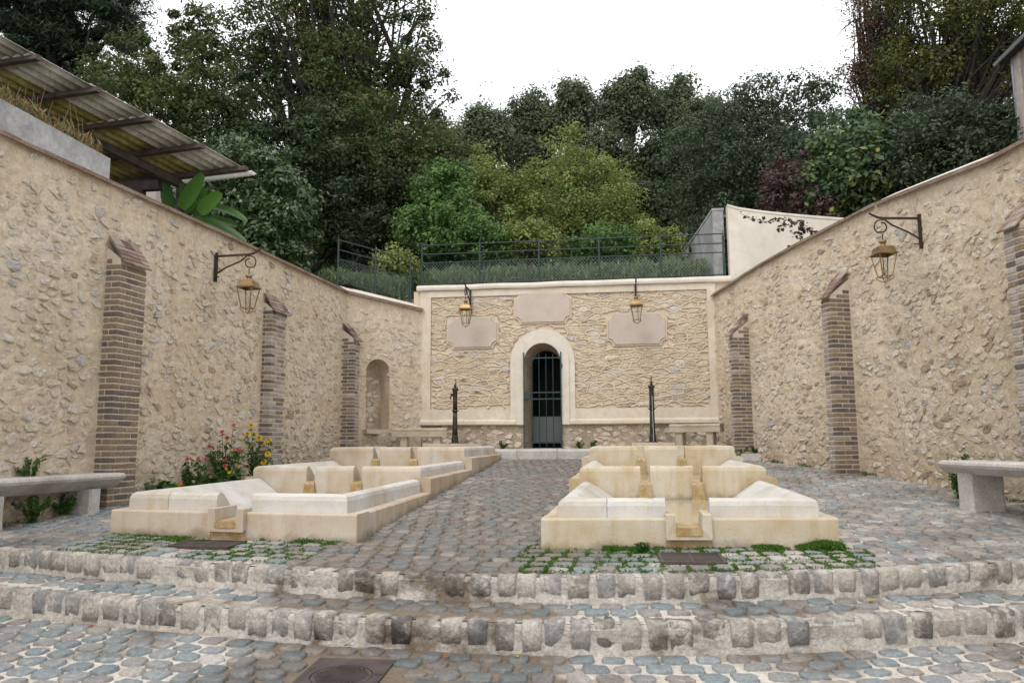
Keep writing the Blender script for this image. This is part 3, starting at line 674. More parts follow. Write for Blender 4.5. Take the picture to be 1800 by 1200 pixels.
def pier(sg, s0, w, p, zt, label):
    base = Vector(sg.to3(s0+w/2, 0, p/2)); base.z = zc(base.y)
    th = thing('brick_pier', label, 'pier', base, 0, 'brick piers against the side walls')
    z0 = base.z-.05; drop = p*.72+.04
    T, N = sg.t, sg.n; rz = math.atan2(T.y, T.x)
    # core, with the top sloping from the wall down to the outer face
    mb = MB(); ze = zt-drop; e = .008
    prof = [(-.05, z0), (p-e, z0), (p-e, ze-.01), (-.05, zt-.02)]
    mb.loft([[sg.to3(a, z, d_) for d_, z in prof] for a in (s0+e, s0+w-e)])
    fixn(mb.build('mortar_core', 'brickmortar', th, org=th.location))
    z = z0+.03; k = 0
    def put(a0, a1, d0, d1, z, pale=False):
        me = brick_mesh(a1-a0, d1-d0, random.randrange(9) + (100 if pale else 0)); o = bpy.data.objects.new('brick', me); COL.objects.link(o); o.parent = th
        c = Vector(sg.to3((a0+a1)/2, z, (d0+d1)/2)); o.location = c - th.location
        o.rotation_euler = (jit(.008), jit(.008), rz + jit(.01))
    J = .016
    near0 = s0
    while z < ze-.02 or z < zt-.06:
        zmaxd = lambda d_: zt - .05 - (drop)*(d_/p)          # underside of the cap at this projection
        # near-face row, from outer corner towards the wall
        if k % 2 == 0: lens = [.205, .10, .205]; dcur = p
        else: lens = [.10, .205, .10]; dcur = p - (.10+J if w > .3 else 0)
        for L_ in lens:
            d1 = dcur; d0 = max(dcur-L_, .012)
            if d1-d0 > .035 and z < zmaxd(d1): put(near0, near0+.10, d0, d1, z, 'big front' not in label and random.random() < .07)
            dcur = d0-J
            if dcur < .05: break
        # outer-face row along the wall
        a = s0 + (.10+J if k % 2 == 0 or w <= .3 else 0); first = True
        while a < s0+w-.03:
            L_ = .205 if (k % 2 == 1 or not first) or w > .3 else .10
            a1 = min(a+L_, s0+w)
            if s0+w-a1 < .04: a1 = s0+w
            if z < zmaxd(p): put(a, a1, p-.10, p, z, (w < .46 and 'big front' not in label or 'yellow' in label) and random.random() < .85)
            a = a1+J; first = False
        z += .0665; k += 1
    # little roof of plain tiles stepping down from the wall
    rows = 5; ov = .035
    dv = (N*(p+ov) + Vector((0, 0, -drop*(p+ov)/p))); ln = dv.length; D = dv/ln; Z = T.cross(D); Z = Z if Z.z > 0 else -Z
    for r_ in range(rows):
        a = s0-.012
        while a < s0+w+.005:
            tw = min(.165, s0+w+.012-a)
            if tw < .03: break
            c = Vector(sg.to3(a+tw/2, zt, 0)) + D*(ln*(r_+.55)/rows) + Z*(.006+.015*(rows-1-r_)) 
            m2 = MB().box(c, tw-.004, ln/rows+.07, .016, T, (D - Z*.10).normalized(), Z, random.random())
            m2.build('roof_tile', 'tile', th, org=th.location); a += tw
    return th
for a in PIERS: pier(*a)

# ------------------------------------------------------------------ back wall with spring door
YB = 15.8
def bw3(x, z, d): return (x, YB-d, z)                         # d towards the court
SB = Seg((-4.2, YB), (2.2, YB), 1)
bwl = thing('spring_wall', 'cream rendered back wall with three blank stone plaques and an arched doorway', 'wall', (-1.1, YB, .57))
DX0, DX1, DZ0, DZS = -1.915, -1.175, .60, 2.48; dr = (DX1-DX0)/2; dc = (DX0+DX1)/2
arch = lambda r_, k=16: [(dc+r_*math.cos(math.pi*i/k), DZS+r_*math.sin(math.pi*i/k)) for i in range(k+1)]
body = [(-4.25, .4), (DX0, .4), (DX0, DZS)] + list(reversed(arch(dr)))[1:-1] + [(DX1, DZS), (DX1, .4), (2.25, .4), (2.25, 4.0), (-4.25, 4.0)]
mb = MB(); polymesh(mb, [body], bw3, -.045, -.55)
fixn(mb.build('wall_body', 'ribbon', bwl, org=bwl.location))
Ro = .655                                                     # outer radius of the door surround
surr = [(dc-Ro, 1.32), (dc-dr-.005, 1.32), (dc-dr-.005, DZS)] + list(reversed(arch(dr+.005)))[1:-1] + [(dc+dr+.005, DZS), (dc+dr+.005, 1.32), (dc+Ro, 1.32), (dc+Ro, DZS)] + arch(Ro)[1:-1] + [(dc-Ro, DZS)]
surr2 = [(dc-.54, .70), (dc-dr, .70), (dc-dr, DZS)] + list(reversed(arch(dr)))[1:-1] + [(dc+dr, DZS), (dc+dr, .70), (dc+.54, .70), (dc+.54, DZS)] + arch(.54)[1:-1] + [(dc-.54, DZS)]
surr2 = [(x, max(z, 1.20)) for x, z in surr2]
mb = MB(); polymesh(mb, [surr], bw3, .004, -.05); polymesh(mb, [surr2], bw3, .032, -.052)
fixn(mb.build('door_surround', 'renderpale', bwl, org=bwl.location))
PX0, PX1, PZ0, PZ1 = -3.87, 1.76, 1.52, 3.86                  # sunk panel field
fr = MB()
for (x0, x1, z0, z1) in ((-4.10, PX0, 1.32, 3.99), (PX1, 1.93, 1.32, 3.99), (PX0, PX1, PZ1, 3.99), (PX0, dc-Ro+.002, 1.32, PZ0), (dc+Ro-.002, PX1, 1.32, PZ0)):
    fr.loft([[bw3(x, z, d) for x, z in ((x0, z0), (x1, z0), (x1, z1), (x0, z1))] for d in (-.05, -.006, .002)])
fixn(fr.build('frame_band', 'render', bwl, org=bwl.location))
# projecting base moulding (two lengths) and rounded cap
for (x0, x1) in ((-4.08, dc-.545), (dc+.545, 1.91)):
    prof = [(-.05, 1.20), (.035, 1.20), (.050, 1.215), (.050, 1.27), (.035, 1.30), (.010, 1.318), (-.05, 1.318)]
    fixn(MB().loft([[(x, YB-d+nz(x*3, z)*.004, z+nz(x*2, 7)*.004) for d, z in prof] for x in np.linspace(x0, x1, 16)]).build('base_moulding', 'render', bwl, org=bwl.location))
prof = [(-.5, 3.995), (.03, 3.995), (.05, 4.01), (.06, 4.05), (.05, 4.09), (.02, 4.112), (-.05, 4.118), (-.5, 4.118)]
fixn(MB().loft([[(x, YB-d, z+nz(x*1.4, 3)*.012) for d, z in prof] for x in np.linspace(-4.17, 2.24, 40)]).build('wall_cap', 'renderpale', bwl, org=bwl.location))
fixn(MB().loft([[(x, YB-d, z) for d, z in ((-.45, .5), (.0, .5), (.0, 4.0), (-.45, 4.0))] for x in (-4.42, -4.06)]).build('corner_band', 'render', bwl, org=bwl.location)) if False else None
PLQ = [(-3.50, -2.48, 2.80, 3.40), (-2.09, -.97, 3.285, 3.885), (-.20, .93, 2.79, 3.395)]
def plq_outline(x0, x1, z0, z1, g=0, nr_=.12):
    x0 -= g; x1 += g; z0 -= g; z1 += g; pts = []
    for cx, cz2, a0 in ((x0, z0, 90), (x1, z0, 180), (x1, z1, 270), (x0, z1, 0)):
        seq = [(cx+nr_*math.cos(R(a0-90*i/5)), cz2+nr_*math.sin(R(a0-90*i/5))) for i in range(6)]
        pts += seq
    return pts
for i, q in enumerate(PLQ):
    o = fixn(polymesh(MB(), [plq_outline(*q)], bw3, .012, -.05).build('stone_plaque', 'plaque', bwl, org=bwl.location))
    ou = plq_outline(*q, g=.035); inn = plq_outline(*q, g=.004)
    fixn(polymesh(MB(), [ou, list(reversed(inn))], bw3, -.008, -.05).build('plaque_rim', 'ribbon', bwl, org=bwl.location))
def panel_ok(x, z, m=.0):
    if not (PX0+.01+m < x < PX1-.01-m and PZ0+.01+m < z < PZ1-.01-m): return False
    if abs(x-dc) < Ro+.03+m and z < DZS: return False
    if z >= DZS and math.hypot(x-dc, z-DZS) < Ro+.03+m: return False
    for q in PLQ:
        if q[0]-.045-m < x < q[1]+.045+m and q[2]-.045-m < z < q[3]+.045+m: return False
    return True
cells = []; joints = MB()
P3 = lambda x, z, d: (x, YB+.045-d, z)
seen = set()
for s_, poly in voronoi(PX0, PX1, PZ0, PZ1, .26, .098, .48, .48):
    if panel_ok(s_[0], s_[1], .03):
        poly2 = [(x+nz(x*7, z*7)*.03, z+nz(x*8, z*8, 4)*.02) for x, z in poly]
        r_ = stone_data(poly2, .98, P3, .014, .027, .08, .05, .005)
        if r_: cells.append((score((s_[0], YB, s_[1]), .03), r_[0], r_[1], min(1, max(0, random.gauss(.5, .2))) if random.random() < .9 else random.choice((.03, .97))))
    for k in range(len(poly)):
        a, b2 = poly[k], poly[(k+1) % len(poly)]
        key = (round((a[0]+b2[0])*200), round((a[1]+b2[1])*200))
        if key in seen: continue
        seen.add(key)
        L_ = math.hypot(b2[0]-a[0], b2[1]-a[1]); n_ = max(2, int(L_/.035)); pts = []
        for i in range(n_+1):
            x = a[0]+(b2[0]-a[0])*i/n_; z = a[1]+(b2[1]-a[1])*i/n_
            pts.append((x+nz(x*7, z*7)*.03, z+nz(x*8, z*8, 4)*.02))
        pts = [p for p in pts if panel_ok(*p)]
        if len(pts) < 2: continue
        wd = random.uniform(.012, .022); rings = []
        for i, p in enumerate(pts):
            q0, q1 = pts[max(0, i-1)], pts[min(len(pts)-1, i+1)]
            dx, dz = q1[0]-q0[0], q1[1]-q0[1]; l_ = math.hypot(dx, dz) or 1; nx_, nz_ = -dz/l_, dx/l_
            h_ = random.uniform(.026, .034)
            rings.append([P3(p[0]+nx_*wd*f, p[1]+nz_*wd*f, h_*g) for f, g in ((-1.2, 0), (-.75, .8), (0, 1), (.75, .8), (1.2, 0))])
        joints.loft(rings, False, .5, False)
lay(cells, bwl, 'stone', 'panelstone', 'small_stones')
tag(joints.build('raised_joints', 'ribbon', bwl, org=bwl.location, smooth=True), kind='stuff')
# rubble plinth below the moulding
cells = []
for x0, x1 in ((-4.2, DX0-.02), (DX1+.02, 2.0)):
    sg = Seg((x0, YB+.04), (x1, YB+.04), 1)
    cells += rubble_cells(sg, 0, sg.L, lambda a: .55, lambda a: 9., lambda a, z: z < 1.185, .19, .10, 1.0)
lay(cells, bwl, 'plinth_stone', 'rubble', 'small_plinth_stones', smooth=False)
for x0, x1 in ((-4.2, DX0-.02), (DX1+.02, 2.0)):
    MB().box(((x0+x1)/2, YB+.104, .87), x1-x0, .13, .66).build('plinth_mortar', 'darker', bwl, org=bwl.location)
# passage behind the gate
pm = MB()
dz = [(DX0+.0, .62), (DX0, DZS)] + list(reversed(arch(dr)))[1:-1] + [(DX1, DZS), (DX1, .62)]
pm.loft([[(DX0+.085+(x-DX0)/(DX1-DX0)*(DX1-DX0-.09), y, z-(.097 if z > DZS-.3 else 0)) for x, z in dz] for y in (YB+.478, YB+.9, YB+2.4)], False)
fixn(pm.build('passage', 'deepdark', bwl, org=bwl.location))
inn_ = lambda x, z: (DX0+.09+(x-DX0)/(DX1-DX0)*(DX1-DX0-.10), z-(.10 if z > DZS-.3 else 0))
rv = [(DX0+.002, .62), (DX0+.002, DZS)] + list(reversed(arch(dr-.002)))[1:-1] + [(DX1-.002, DZS), (DX1-.002, .62)]
fixn(MB().loft([[(x, YB-.03, z) for x, z in rv], [(inn_(x, z)[0], YB+.48, inn_(x, z)[1]) for x, z in rv]], False).build('reveal', 'darker', bwl, org=bwl.location))
MB().box((dc+.04, YB+.62, 1.12), .66, .06, .52).build('slate_panel', 'panelgrey', bwl, org=bwl.location)
MB().box((dc, YB+2.35, 1.6), .9, .05, 2.6).build('passage_end', 'deepdark', bwl, org=bwl.location)
MB().box((dc, YB+.6, .685), .735, 1.3, .09).build('threshold', 'concrete', bwl, org=bwl.location)
# gate
gt = thing('iron_gate', 'dark green barred iron gate closing the arched doorway in the back wall', 'gate', (dc, YB-.06, PZ+.02))
gz0, gz1 = PZ+.02, 2.60
def gbar(name, pts, r_=.009, n_=6): return MB().tube(pts, r_, n_).build(name, 'greenpaint', gt, org=gt.location)
for i in range(4):
    x = DX0+.165+.141*i; gbar('bar', [(x, YB-.06, gz0), (x, YB-.06, gz1+.02)])
for x in (DX0-.005, DX1+.008):
    MB().box((x, YB-.06, (gz0+gz1)/2+.03), .022, .022, gz1-gz0+.06).build('stile', 'greenpaint', gt, org=gt.location)
for z in (gz0+.11, gz0+.98, gz0+1.11, gz1-.06):
    MB().box((dc, YB-.06, z), DX1-DX0, .012, .024).build('rail', 'greenpaint', gt, org=gt.location)
MB().box((DX0+.06, YB-.075, gz0+1.045), .13, .035, .13).build('lock_box', 'greenpaint', gt, org=gt.location)
for z in (gz0+.1, gz1-.22): MB().box((DX1+.02, YB-.05, z), .03, .035, .09).build('hinge', 'greenpaint', gt, org=gt.location)

# platform
pf = MB(); rings = []
for x in np.linspace(-5.2, 2.55, 60):
    y = plat_front(x)+nz(x*2.2, 1)*.02
    rings.append([(x, y, zc(y)-.1), (x, y-.005, PZ-.03), (x, y+.02, PZ+nz(x*3, 9)*.006), (x, YB+.03, PZ), (x, YB+.03, .4)])
pf.loft(rings); plat = tag(fixn(pf.build('raised_platform', 'bench')), kind='structure')
x = -5.1
while x < 2.4:
    L_ = random.uniform(.55, 1.15); y = plat_front(x+L_/2)
    rings = []
    for xx in np.linspace(x+.006, x+L_-.006, 5):
        yy = plat_front(xx)+nz(xx*2.2, 1)*.02+jit(.008); t_ = jit(.006)
        rings.append([(xx, yy-.022, zc(yy)+.0+jit(.01)), (xx, yy-.03, PZ-.03+t_), (xx, yy-.012, PZ+.010+t_), (xx, yy+.3, PZ+.012), (xx, yy+.3, zc(yy))])
    fixn(MB().loft(rings).build('edge_stone', 'bench', plat)); x += L_

# ------------------------------------------------------------------ washing basins
def basin(G, i, zp, zr, zw, zwprev, matn, label, group):
    FL, FR, BL, BR = Vector(G['L'][i]), Vector(G['R'][i]), Vector(G['L'][i+1]), Vector(G['R'][i+1])
    Wd = (FR-FL).length; Ln = ((BL-FL).length+(BR-FR).length)/2
    def mp(u, v, z):
        a, b2 = u/Wd, v/Ln
        p = FL*(1-a)*(1-b2)+FR*a*(1-b2)+BR*a*b2+BL*(1-a)*b2
        return (p.x, p.y, z)
    c = mp(Wd/2, Ln/2, 0); th = thing('washing_basin', label, 'basin', (c[0], c[1], zc(c[1])), 0, group)
    org = th.location; inset = .115; front = i == 0
    def block(name, u0, u1, v0, v1, zb, zt, mm=matn, tint=.5, b_=.014, sub=4):
        rings = []
        if (u1-u0) >= (v1-v0):
            for k in range(sub+1):
                u = u0+(u1-u0)*k/sub; rings.append([mp(u, v, z+jit(.0015)) for v, z in ((v0, zb), (v0, zt-b_), (v0+b_*.3, zt-b_*.3), (v0+b_, zt), (v1-b_, zt), (v1, zt-b_), (v1, zb))])
        else:
            for k in range(sub+1):
                v = v0+(v1-v0)*k/sub; rings.append([mp(u, v, z+jit(.0015)) for u, z in ((u0, zb), (u0, zt-b_), (u0+b_*.3, zt-b_*.3), (u0+b_, zt), (u1-b_, zt), (u1, zt-b_), (u1, zb))])
        return fixn(MB().loft(rings, True, tint).build(name, mm, th, org=org))
    zg = zc(min(FL.y, FR.y))-.1
    v1 = Ln-.006
    vm = Ln*random.uniform(.4, .6)
    for (u0, u1) in ((0, .34), (Wd-.34, Wd)):
        block('plinth_stone', u0, u1, .343 if front else 0, vm-.002, zg, zp, tint=random.random()*.6)
        block('plinth_stone', u0, u1, vm+.002, v1, zg, zp+jit(.004), tint=random.random()*.6)
    us0, us1 = Wd*.5-.165, Wd*.5+.165
    if front:
        block('plinth_stone', 0, us0-.002, 0.001, .34, zg, zp+.002, tint=.25, sub=6)
        block('plinth_stone', us1+.002, Wd, 0.001, .34, zg, zp+.002, tint=.3, sub=6)
        block('stained_plinth_stone', us0, us1, .006, .34, zg, .143, 'ochre')
        # spout: trough stone with two cheeks and a worn lip
        s_ = MB(); rg = []
        for k in range(9):
            v = -.055+.42*k/8
            lip = -.012 if k == 0 else 0
            rg.append([mp(u, v+(jit(.006) if k == 0 else 0), z+lip*(z < .2)) for u, z in ((us0-.002, .145), (us0-.002, zp+.03), (us0+.062, zp+.03), (us0+.072, .212), (us1-.072, .212), (us1-.062, zp+.03), (us1+.002, zp+.03), (us1+.002, .145))])
        s_.loft(rg); fixn(s_.build('spout', matn, th, org=org))
        block('spout_lip', us0+.068, us1-.068, -.062, .30, .165, .219, 'ochre', b_=.01)
    prof_t = [(0, zr-.055), (.012, zr-.022), (.04, zr-.004), (.075, zr), (.115, zr-.012), (.15, zr-.038), (.53, zw-.09), (.53, zw-.2)]
    rimat = 'rim_white' if front else matn
    def rim_front(u0, u1, m0, m1, v0, zlow, tint):
        prof = [(0, zlow)] + prof_t
        rg = []
        for k in range(6):
            f = k/5
            rg.append([mp((u0+(d if m0 else 0))*(1-f)+(u1-(d if m1 else 0))*f, v0+d+jit(.002), z+jit(.002)) for d, z in prof])
        # soften the free ends
        for e, on in ((0, not m0), (5, not m1)):
            if on:
                nb = 1 if e == 0 else 4
                ring = rg[e]; extra = [(p[0]*.97+q[0]*.03, p[1]*.97+q[1]*.03, p[2]) for p, q in zip(ring, rg[nb])]
                rg[e] = [(p[0], p[1], p[2]-(.006 if z > zr-.03 else 0)) for p, (d, z) in zip(ring, prof)]
                if e == 0: rg.insert(1, extra)
                else: rg.insert(len(rg)-1, extra)
        return fixn(MB().loft(rg, True, tint).build('rim_stone', rimat, th, org=org))
    def rim_side(left, va, vb, m0, zlow, tint):
        prof = [(0, zlow)] + prof_t
        rg = []
        for k in range(7):
            f = k/6
            rg.append([mp((inset+d+jit(.002)) if left else (Wd-inset-d+jit(.002)), (va+(d if m0 else 0))*(1-f)+vb*f, z+jit(.002)) for d, z in prof])
        return fixn(MB().loft(rg, True, tint).build('rim_stone', 'rim_white', th, org=org))
    v0 = .10 if front else 0.0
    zlow = zp-.01 if front else zwprev-.12
    ui, uo = inset, Wd-inset; RW = uo-ui
    if front:
        rim_front(ui+.001, ui+RW*.19, True, False, v0, zlow, .35); rim_front(ui+RW*.19+.003, Wd*.5-.165, False, False, v0, zlow, .7)
        rim_front(Wd*.5+.165, uo-.001, False, True, v0, zlow, .8)
    else:
        n1, n2 = ui+RW*.354, ui+RW*.634; hw = .053
        rim_front(ui+.001, n1-hw, True, False, v0, zlow, .35); rim_front(n1+hw, n2-hw, False, False, v0, zlow, .45); rim_front(n2+hw, uo-.001, False, True, v0, zlow, .4)
        for nn in (n1, n2):                                   # sill of the overflow slot and the stained chute under it
            zs = zr-.175
            m2 = MB(); rg = []
            for z, hh, vv in ((zwprev-.12, .082, -.055), (zs-.03, .062, -.045), (zs, .055, -.03)):
                rg.append([mp(nn-hh, vv, z), mp(nn+hh, vv, z), mp(nn+hh, .05, z), mp(nn-hh, .05, z)])
            m2.loft(rg); fixn(m2.build('overflow_chute', 'ochre', th, org=org))
            block('slot_sill', nn-hw-.001, nn+hw+.001, .012, .5, zwprev-.1, zs-.004, matn, .3, .004)
    for left in (True, False):
        vm2 = Ln*(.52 if left else .47)
        rim_side(left, v0+.001, vm2, True, zp-.01, .75 if not left else .85); rim_side(left, vm2+.003, Ln-.02 if i < 2 else Ln-.13, False, zp-.01, random.uniform(.6, 1))
    if i == 2:
        block('rim_stone', ui, uo, Ln-.13, Ln-.012, zg, zr-.01, tint=.5)
        block('plinth_stone', .345, Wd-.345, Ln-.011, Ln+.02, zg, zp-.02, tint=.4)
    wt = MB().add([mp(ui+.1, v0+.03, zw), mp(uo-.1, v0+.03, zw), mp(uo-.1, Ln+.03, zw), mp(ui+.1, Ln+.03, zw)], [(0, 1, 2, 3)])
    wt.build('basin_water', 'water', th, org=org)
ordn = ('nearest basin of the left row of washing basins, with a stained spout above a drain', 'middle basin of the left row of washing basins', 'farthest basin of the left row, below the left hand pump')
ordr = ('nearest basin of the right row of washing basins, in yellowish stone with a spout', 'middle basin of the right row of yellowish washing basins', 'farthest basin of the right row, below the right hand pump')
for i in range(3):
    zp, zr, zw = (.285, .45, .63)[i], (.42, .58, .785)[i], (.216, .38, .55)[i]
    zwp = (None, .216, .38)[i]
    basin(GL, i, zp, zr+.015*(i == 0), zw, zwp, 'lime_left', ordn[i], 'washing basins in two stepped rows')
    basin(GR, i, zp-.005, zr, zw, zwp, 'lime_right', ordr[i], 'washing basins in two stepped rows')

# ------------------------------------------------------------------ hand pumps on their slabs
def pump(x, label, slabl, hook):
    s_ = thing('stone_slab', slabl, 'slab', (x, 15.25, PZ))
    MB().box((0, 0, .062), 1.15 if x < 0 else .80, .5, .12, tint=.3).build('slab_block', 'lime_right', s_)
    th = thing('hand_pump', label, 'pump', (x, 15.25, PZ+.124), 0, 'cast iron hand pumps behind the basins')
    MB().box((0, 0, .008), .20, .20, .016).build('foot_plate', 'castiron', th)
    MB().lathe([(.070, .012), (.070, .04), (.066, .10), (.060, .15), (.056, .16)], n=20, flute=.08).build('pedestal', 'castiron', th)
    MB().lathe([(.054, .155), (.050, .30), (.046, .50), (.042, .62)], n=16).build('column', 'castiron', th, smooth=True)
    MB().lathe([(.042, .615), (.062, .62), (.064, .635), (.062, .65), (.042, .655)], n=16).build('collar', 'castiron', th, smooth=True)
    MB().lathe([(.046, .65), (.044, .85), (.047, 1.02), (.062, 1.05), (.064, 1.075), (.05, 1.085)], n=16).build('barrel', 'castiron', th, smooth=True)
    MB().lathe([(.028, 1.08), (.024, 1.12), (.026, 1.16), (.012, 1.165)], n=10).build('cap', 'castiron', th, smooth=True)
    pts = [(.01, 0, 1.15), (.014, 0, 1.20), (.012, 0, 1.24), (-.002, 0, 1.262), (-.02, 0, 1.25)] if hook else [(0, 0, 1.15), (.0, 0, 1.20), (.002, -.01, 1.265)]
    MB().tube(pts, [.011, .010, .009, .009, .008][:len(pts)], 6).build('handle', 'castiron', th)
    if hook:
        MB().tube([(-.035, -.02, .93), (-.075, -.03, .93), (-.085, -.03, .90), (-.085, -.03, .86)], .014, 8).build('spout', 'castiron', th)
        MB().box((-.06, -.03, .95), .05, .03, .05).build('bracket', 'castiron', th)
    else:
        MB().tube([(0, -.03, .95), (0, -.085, .95), (0, -.10, .93), (0, -.10, .90)], .018, 8).build('spout', 'castiron', th)
        MB().tube([(.004, -.075, .88), (.008, -.078, .50), (.014, -.082, .02)], .007, 6).build('drain_pipe', 'zinc', th)
        MB().box((0, -.06, .64), .16, .02, .012).build('bracket', 'castiron', th)
pump(-3.23, 'black cast iron pump with a hooked top behind the left basins', 'low stone slab under the left hand pump', True)
pump(.60, 'black cast iron pump with a thin pale pipe down its front behind the right basins', 'low stone slab under the right hand pump', False)

# ------------------------------------------------------------------ benches
def bench(name, label, p, q, nrm, zg, hgt, dep, th_, legs, matn, chamf=.13, legw=.17, legd=.3, roundend=True):
    """slab from p to q (plan), nrm points to the sitter's side"""
    p, q, nrm = Vector((*p, 0)), Vector((*q, 0)), Vector((*nrm, 0)).normalized(); t = (q-p); L_ = t.length; t /= L_
    base = (p+q)/2; t0 = thing(name, label, 'bench', (base.x, base.y, zg))
    zt = zg+hgt; rings = []; nn = 24
    for i in range(nn+1):
        f = i/nn; s_ = 1.0
        if roundend:
            e = min(f, 1-f)*L_; s_ = 1-.22*max(0, 1-e/.12)**2
        c = p+t*(L_*f); wob = nz(f*7, L_)*.006
        prof = [(-dep/2, zt-th_), (-dep/2, zt-.02), (-dep/2+.02, zt), (dep/2-.03, zt+.002), (dep/2-.006, zt-.012), (dep/2, zt-.035), (dep/2-.012, zt-.06), (dep/2-chamf, zt-th_)]
        rings.append([Vector((c.x, c.y, 0)) + nrm*(d*s_) + Vector((0, 0, z+wob+jit(.0015)-(.012*(1-s_)/.22 if z > zt-.03 else 0))) for d, z in prof])
    fixn(MB().loft(rings).build('seat_slab', matn, t0, org=t0.location))
    for a in legs:
        c = p+t*a; rg = []
        for z, k in ((zg-.05, 1.04), (zg+.1, .98), (zt-th_+.012, 1.0)):
            hw, hd = legw/2*k, legd/2*k
            rg.append([Vector((c.x, c.y, z)) + t*(x*hw) + nrm*(y*hd-.02) for x, y in ((-.8, -1), (.8, -1), (1, -.85), (1, .85), (.8, 1), (-.8, 1), (-1, .85), (-1, -.85))])
        fixn(MB().loft(rg).build('leg', matn, t0, org=t0.location))
bench('stone_bench', 'big grey stone bench along the left wall, cut by the left edge of the photo', (-5.70, 4.6), (-5.46, 7.97), (1, -.07), .10, .445, .38, .165, (.55, 1.78, 2.98), 'bench', .17, .15, .28)
bench('stone_bench', 'grey stone bench along the right wall, cut by the right edge of the photo', (3.89, 5.25), (3.33, 8.55), (-1, -.17), .17, .475, .46, .125, (.5, 1.7, 2.98), 'bench', .10, .22, .34)
bench('stone_bench', 'small squared stone bench in the far left corner beside the arched niche', (-4.42, 15.02), (-3.38, 15.22), (.19, -.98), PZ, .42, .36, .165, (.22, .86), 'benchback', .02, .15, .26, False)
bench('stone_bench', 'small stone bench in the far right corner, partly hidden by the right basins', (.97, 15.35), (1.86, 15.02), (-.34, -.94), PZ, .46, .36, .15, (.16, .74), 'benchback', .02, .14, .28, False)
# long flat stone at the foot of the right wall
ks = tag(fixn(MB().box((2.25, 14.55, .57), .55, .22, .13, (.93, -.3, 0), (.3, .93, 0), tint=.3, taper=.95).build('kerb_block', 'bench')), 'low grey stone block on the paving at the foot of the right wall', 'stone block')

# ------------------------------------------------------------------ lanterns on brackets
def bracket_parts(th, L_, upright, curl):
    """local frame: wall at x = 0, arm along +x, top of the upright at z = 0"""
    MB().box((.018, 0, -upright/2), .036, .036, upright).build('upright', 'iron', th)
    MB().box((L_*.40, 0, -.052), L_*.80, .02, .028).build('arm', 'iron', th)
    MB().tube([(L_*.78, 0, -.05), (L_*.88, 0, -.042), (L_*.96, 0, -.022), (L_*1.06, 0, .012)], [.015, .016, .015, .013], 6).build('arm_tip', 'iron', th)
    MB().tube([(.03, 0, -upright*.72), (L_*.28, 0, -upright*.52), (L_*.6, 0, -.14), (L_*.76, 0, -.065)], .011, 6).build('brace', 'iron', th)
    MB().tube([(.03, 0, -upright*.78), (.03, -.03, -upright*.84), (.09, -.03, -upright*.86)], .008, 6).build('pin', 'iron', th)
    pts = []
    cx, cz2, r0 = L_*.82, -.165, .092
    for i in range(26):
        a = R(105 - 15.5*i); rr = r0*(1-.020*i) if i > 10 else r0
        k = max(0, i-12)/13
        pts.append((cx+rr*math.cos(a)*1.0 - .012*k, 0, cz2+rr*math.sin(a)+.01*k))
    MB().tube(pts, .0095, 6).build('scroll', 'iron', th)
    MB().tube([(cx-.004, 0, cz2-r0+.004), (cx-.004, 0, cz2-r0-.085)], .007, 6).build('hanger', 'iron', th)
    return (cx-.004, cz2-r0-.075)
def lantern_parts(th):
    """origin at the top of the neck, hanging down"""
    MB().lathe([(.012, 0), (.040, -.012), (.046, -.028), (.030, -.045), (.026, -.062), (.042, -.08), (.05, -.088)], n=14).build('neck', 'brass', th, smooth=True)
    def sq(h, z): return [(-h, -h, z), (h, -h, z), (h, h, z), (-h, h, z)]
    MB().loft([sq(.050, -.084), sq(.082, -.090), sq(.090, -.098), sq(.108, -.164), sq(.126, -.180), sq(.126, -.192), sq(.108, -.194), sq(.08, -.110)]).build('roof', 'brass', th)
    zt, zb, ht, hb = -.192, -.465, .108, .062
    for sx in (-1, 1):
        for sy in (-1, 1):
            MB().tube([(sx*ht, sy*ht, zt), (sx*hb, sy*hb, zb)], .0075, 5).build('corner_bar', 'brass', th)
            MB().tube([(sx*hb, sy*hb, zb), (sx*(hb+.016), sy*(hb+.016), zb-.004), (sx*(hb+.005), sy*(hb+.005), zb-.028), (sx*hb*.6, sy*hb*.6, zb-.055), (0, 0, zb-.072)], .0055, 5).build('foot_scroll', 'brass', th)
    fr_ = MB()
    for k in range(4):
        a, b2 = sq(hb, zb)[k], sq(hb, zb)[(k+1) % 4]; fr_.tube([a, b2], .006, 5)
        a, b2 = sq(ht, zt)[k], sq(ht, zt)[(k+1) % 4]; fr_.tube([a, b2], .007, 5)
    fr_.build('frame', 'brass', th)
    for k in range(4):
        a0, a1 = sq(ht-.006, zt)[k], sq(ht-.006, zt)[(k+1) % 4]; b0, b1 = sq(hb-.005, zb)[k], sq(hb-.005, zb)[(k+1) % 4]
        MB().add([a0, a1, b1, b0], [(0, 1, 2, 3)]).build('glass_pane', 'glass', th)
    MB().lathe([(.004, zb-.088), (.012, zb-.082), (.012, zb-.074), (.004, zb-.066)], n=8).build('finial', 'brass', th)
    MB().tube([(.025, .025, zt+.03), (.025, .025, zb+.005)], .0055, 5).build('gas_pipe', 'iron', th)
brk = bl = None
LAMPS = [
 ((-5.505, 9.97, 3.47), -.06, .64, .41, 'black iron bracket on the left wall', 'brass lantern hanging from the bracket on the left wall'),
 ((3.795, 10.2, 3.66), math.pi+.17, .62, .44, 'black iron bracket on the right wall', 'brass lantern hanging from the bracket on the right wall'),
 ((-3.03, YB-.0, 4.02), -math.pi/2, .62, .46, 'black iron bracket on the back wall over the left plaque', 'brass lantern hanging in front of the left plaque'),
 ((.36, YB-.0, 4.00), -math.pi/2, .62, .46, 'black iron bracket on the back wall over the right plaque', 'brass lantern hanging in front of the right plaque'),
]
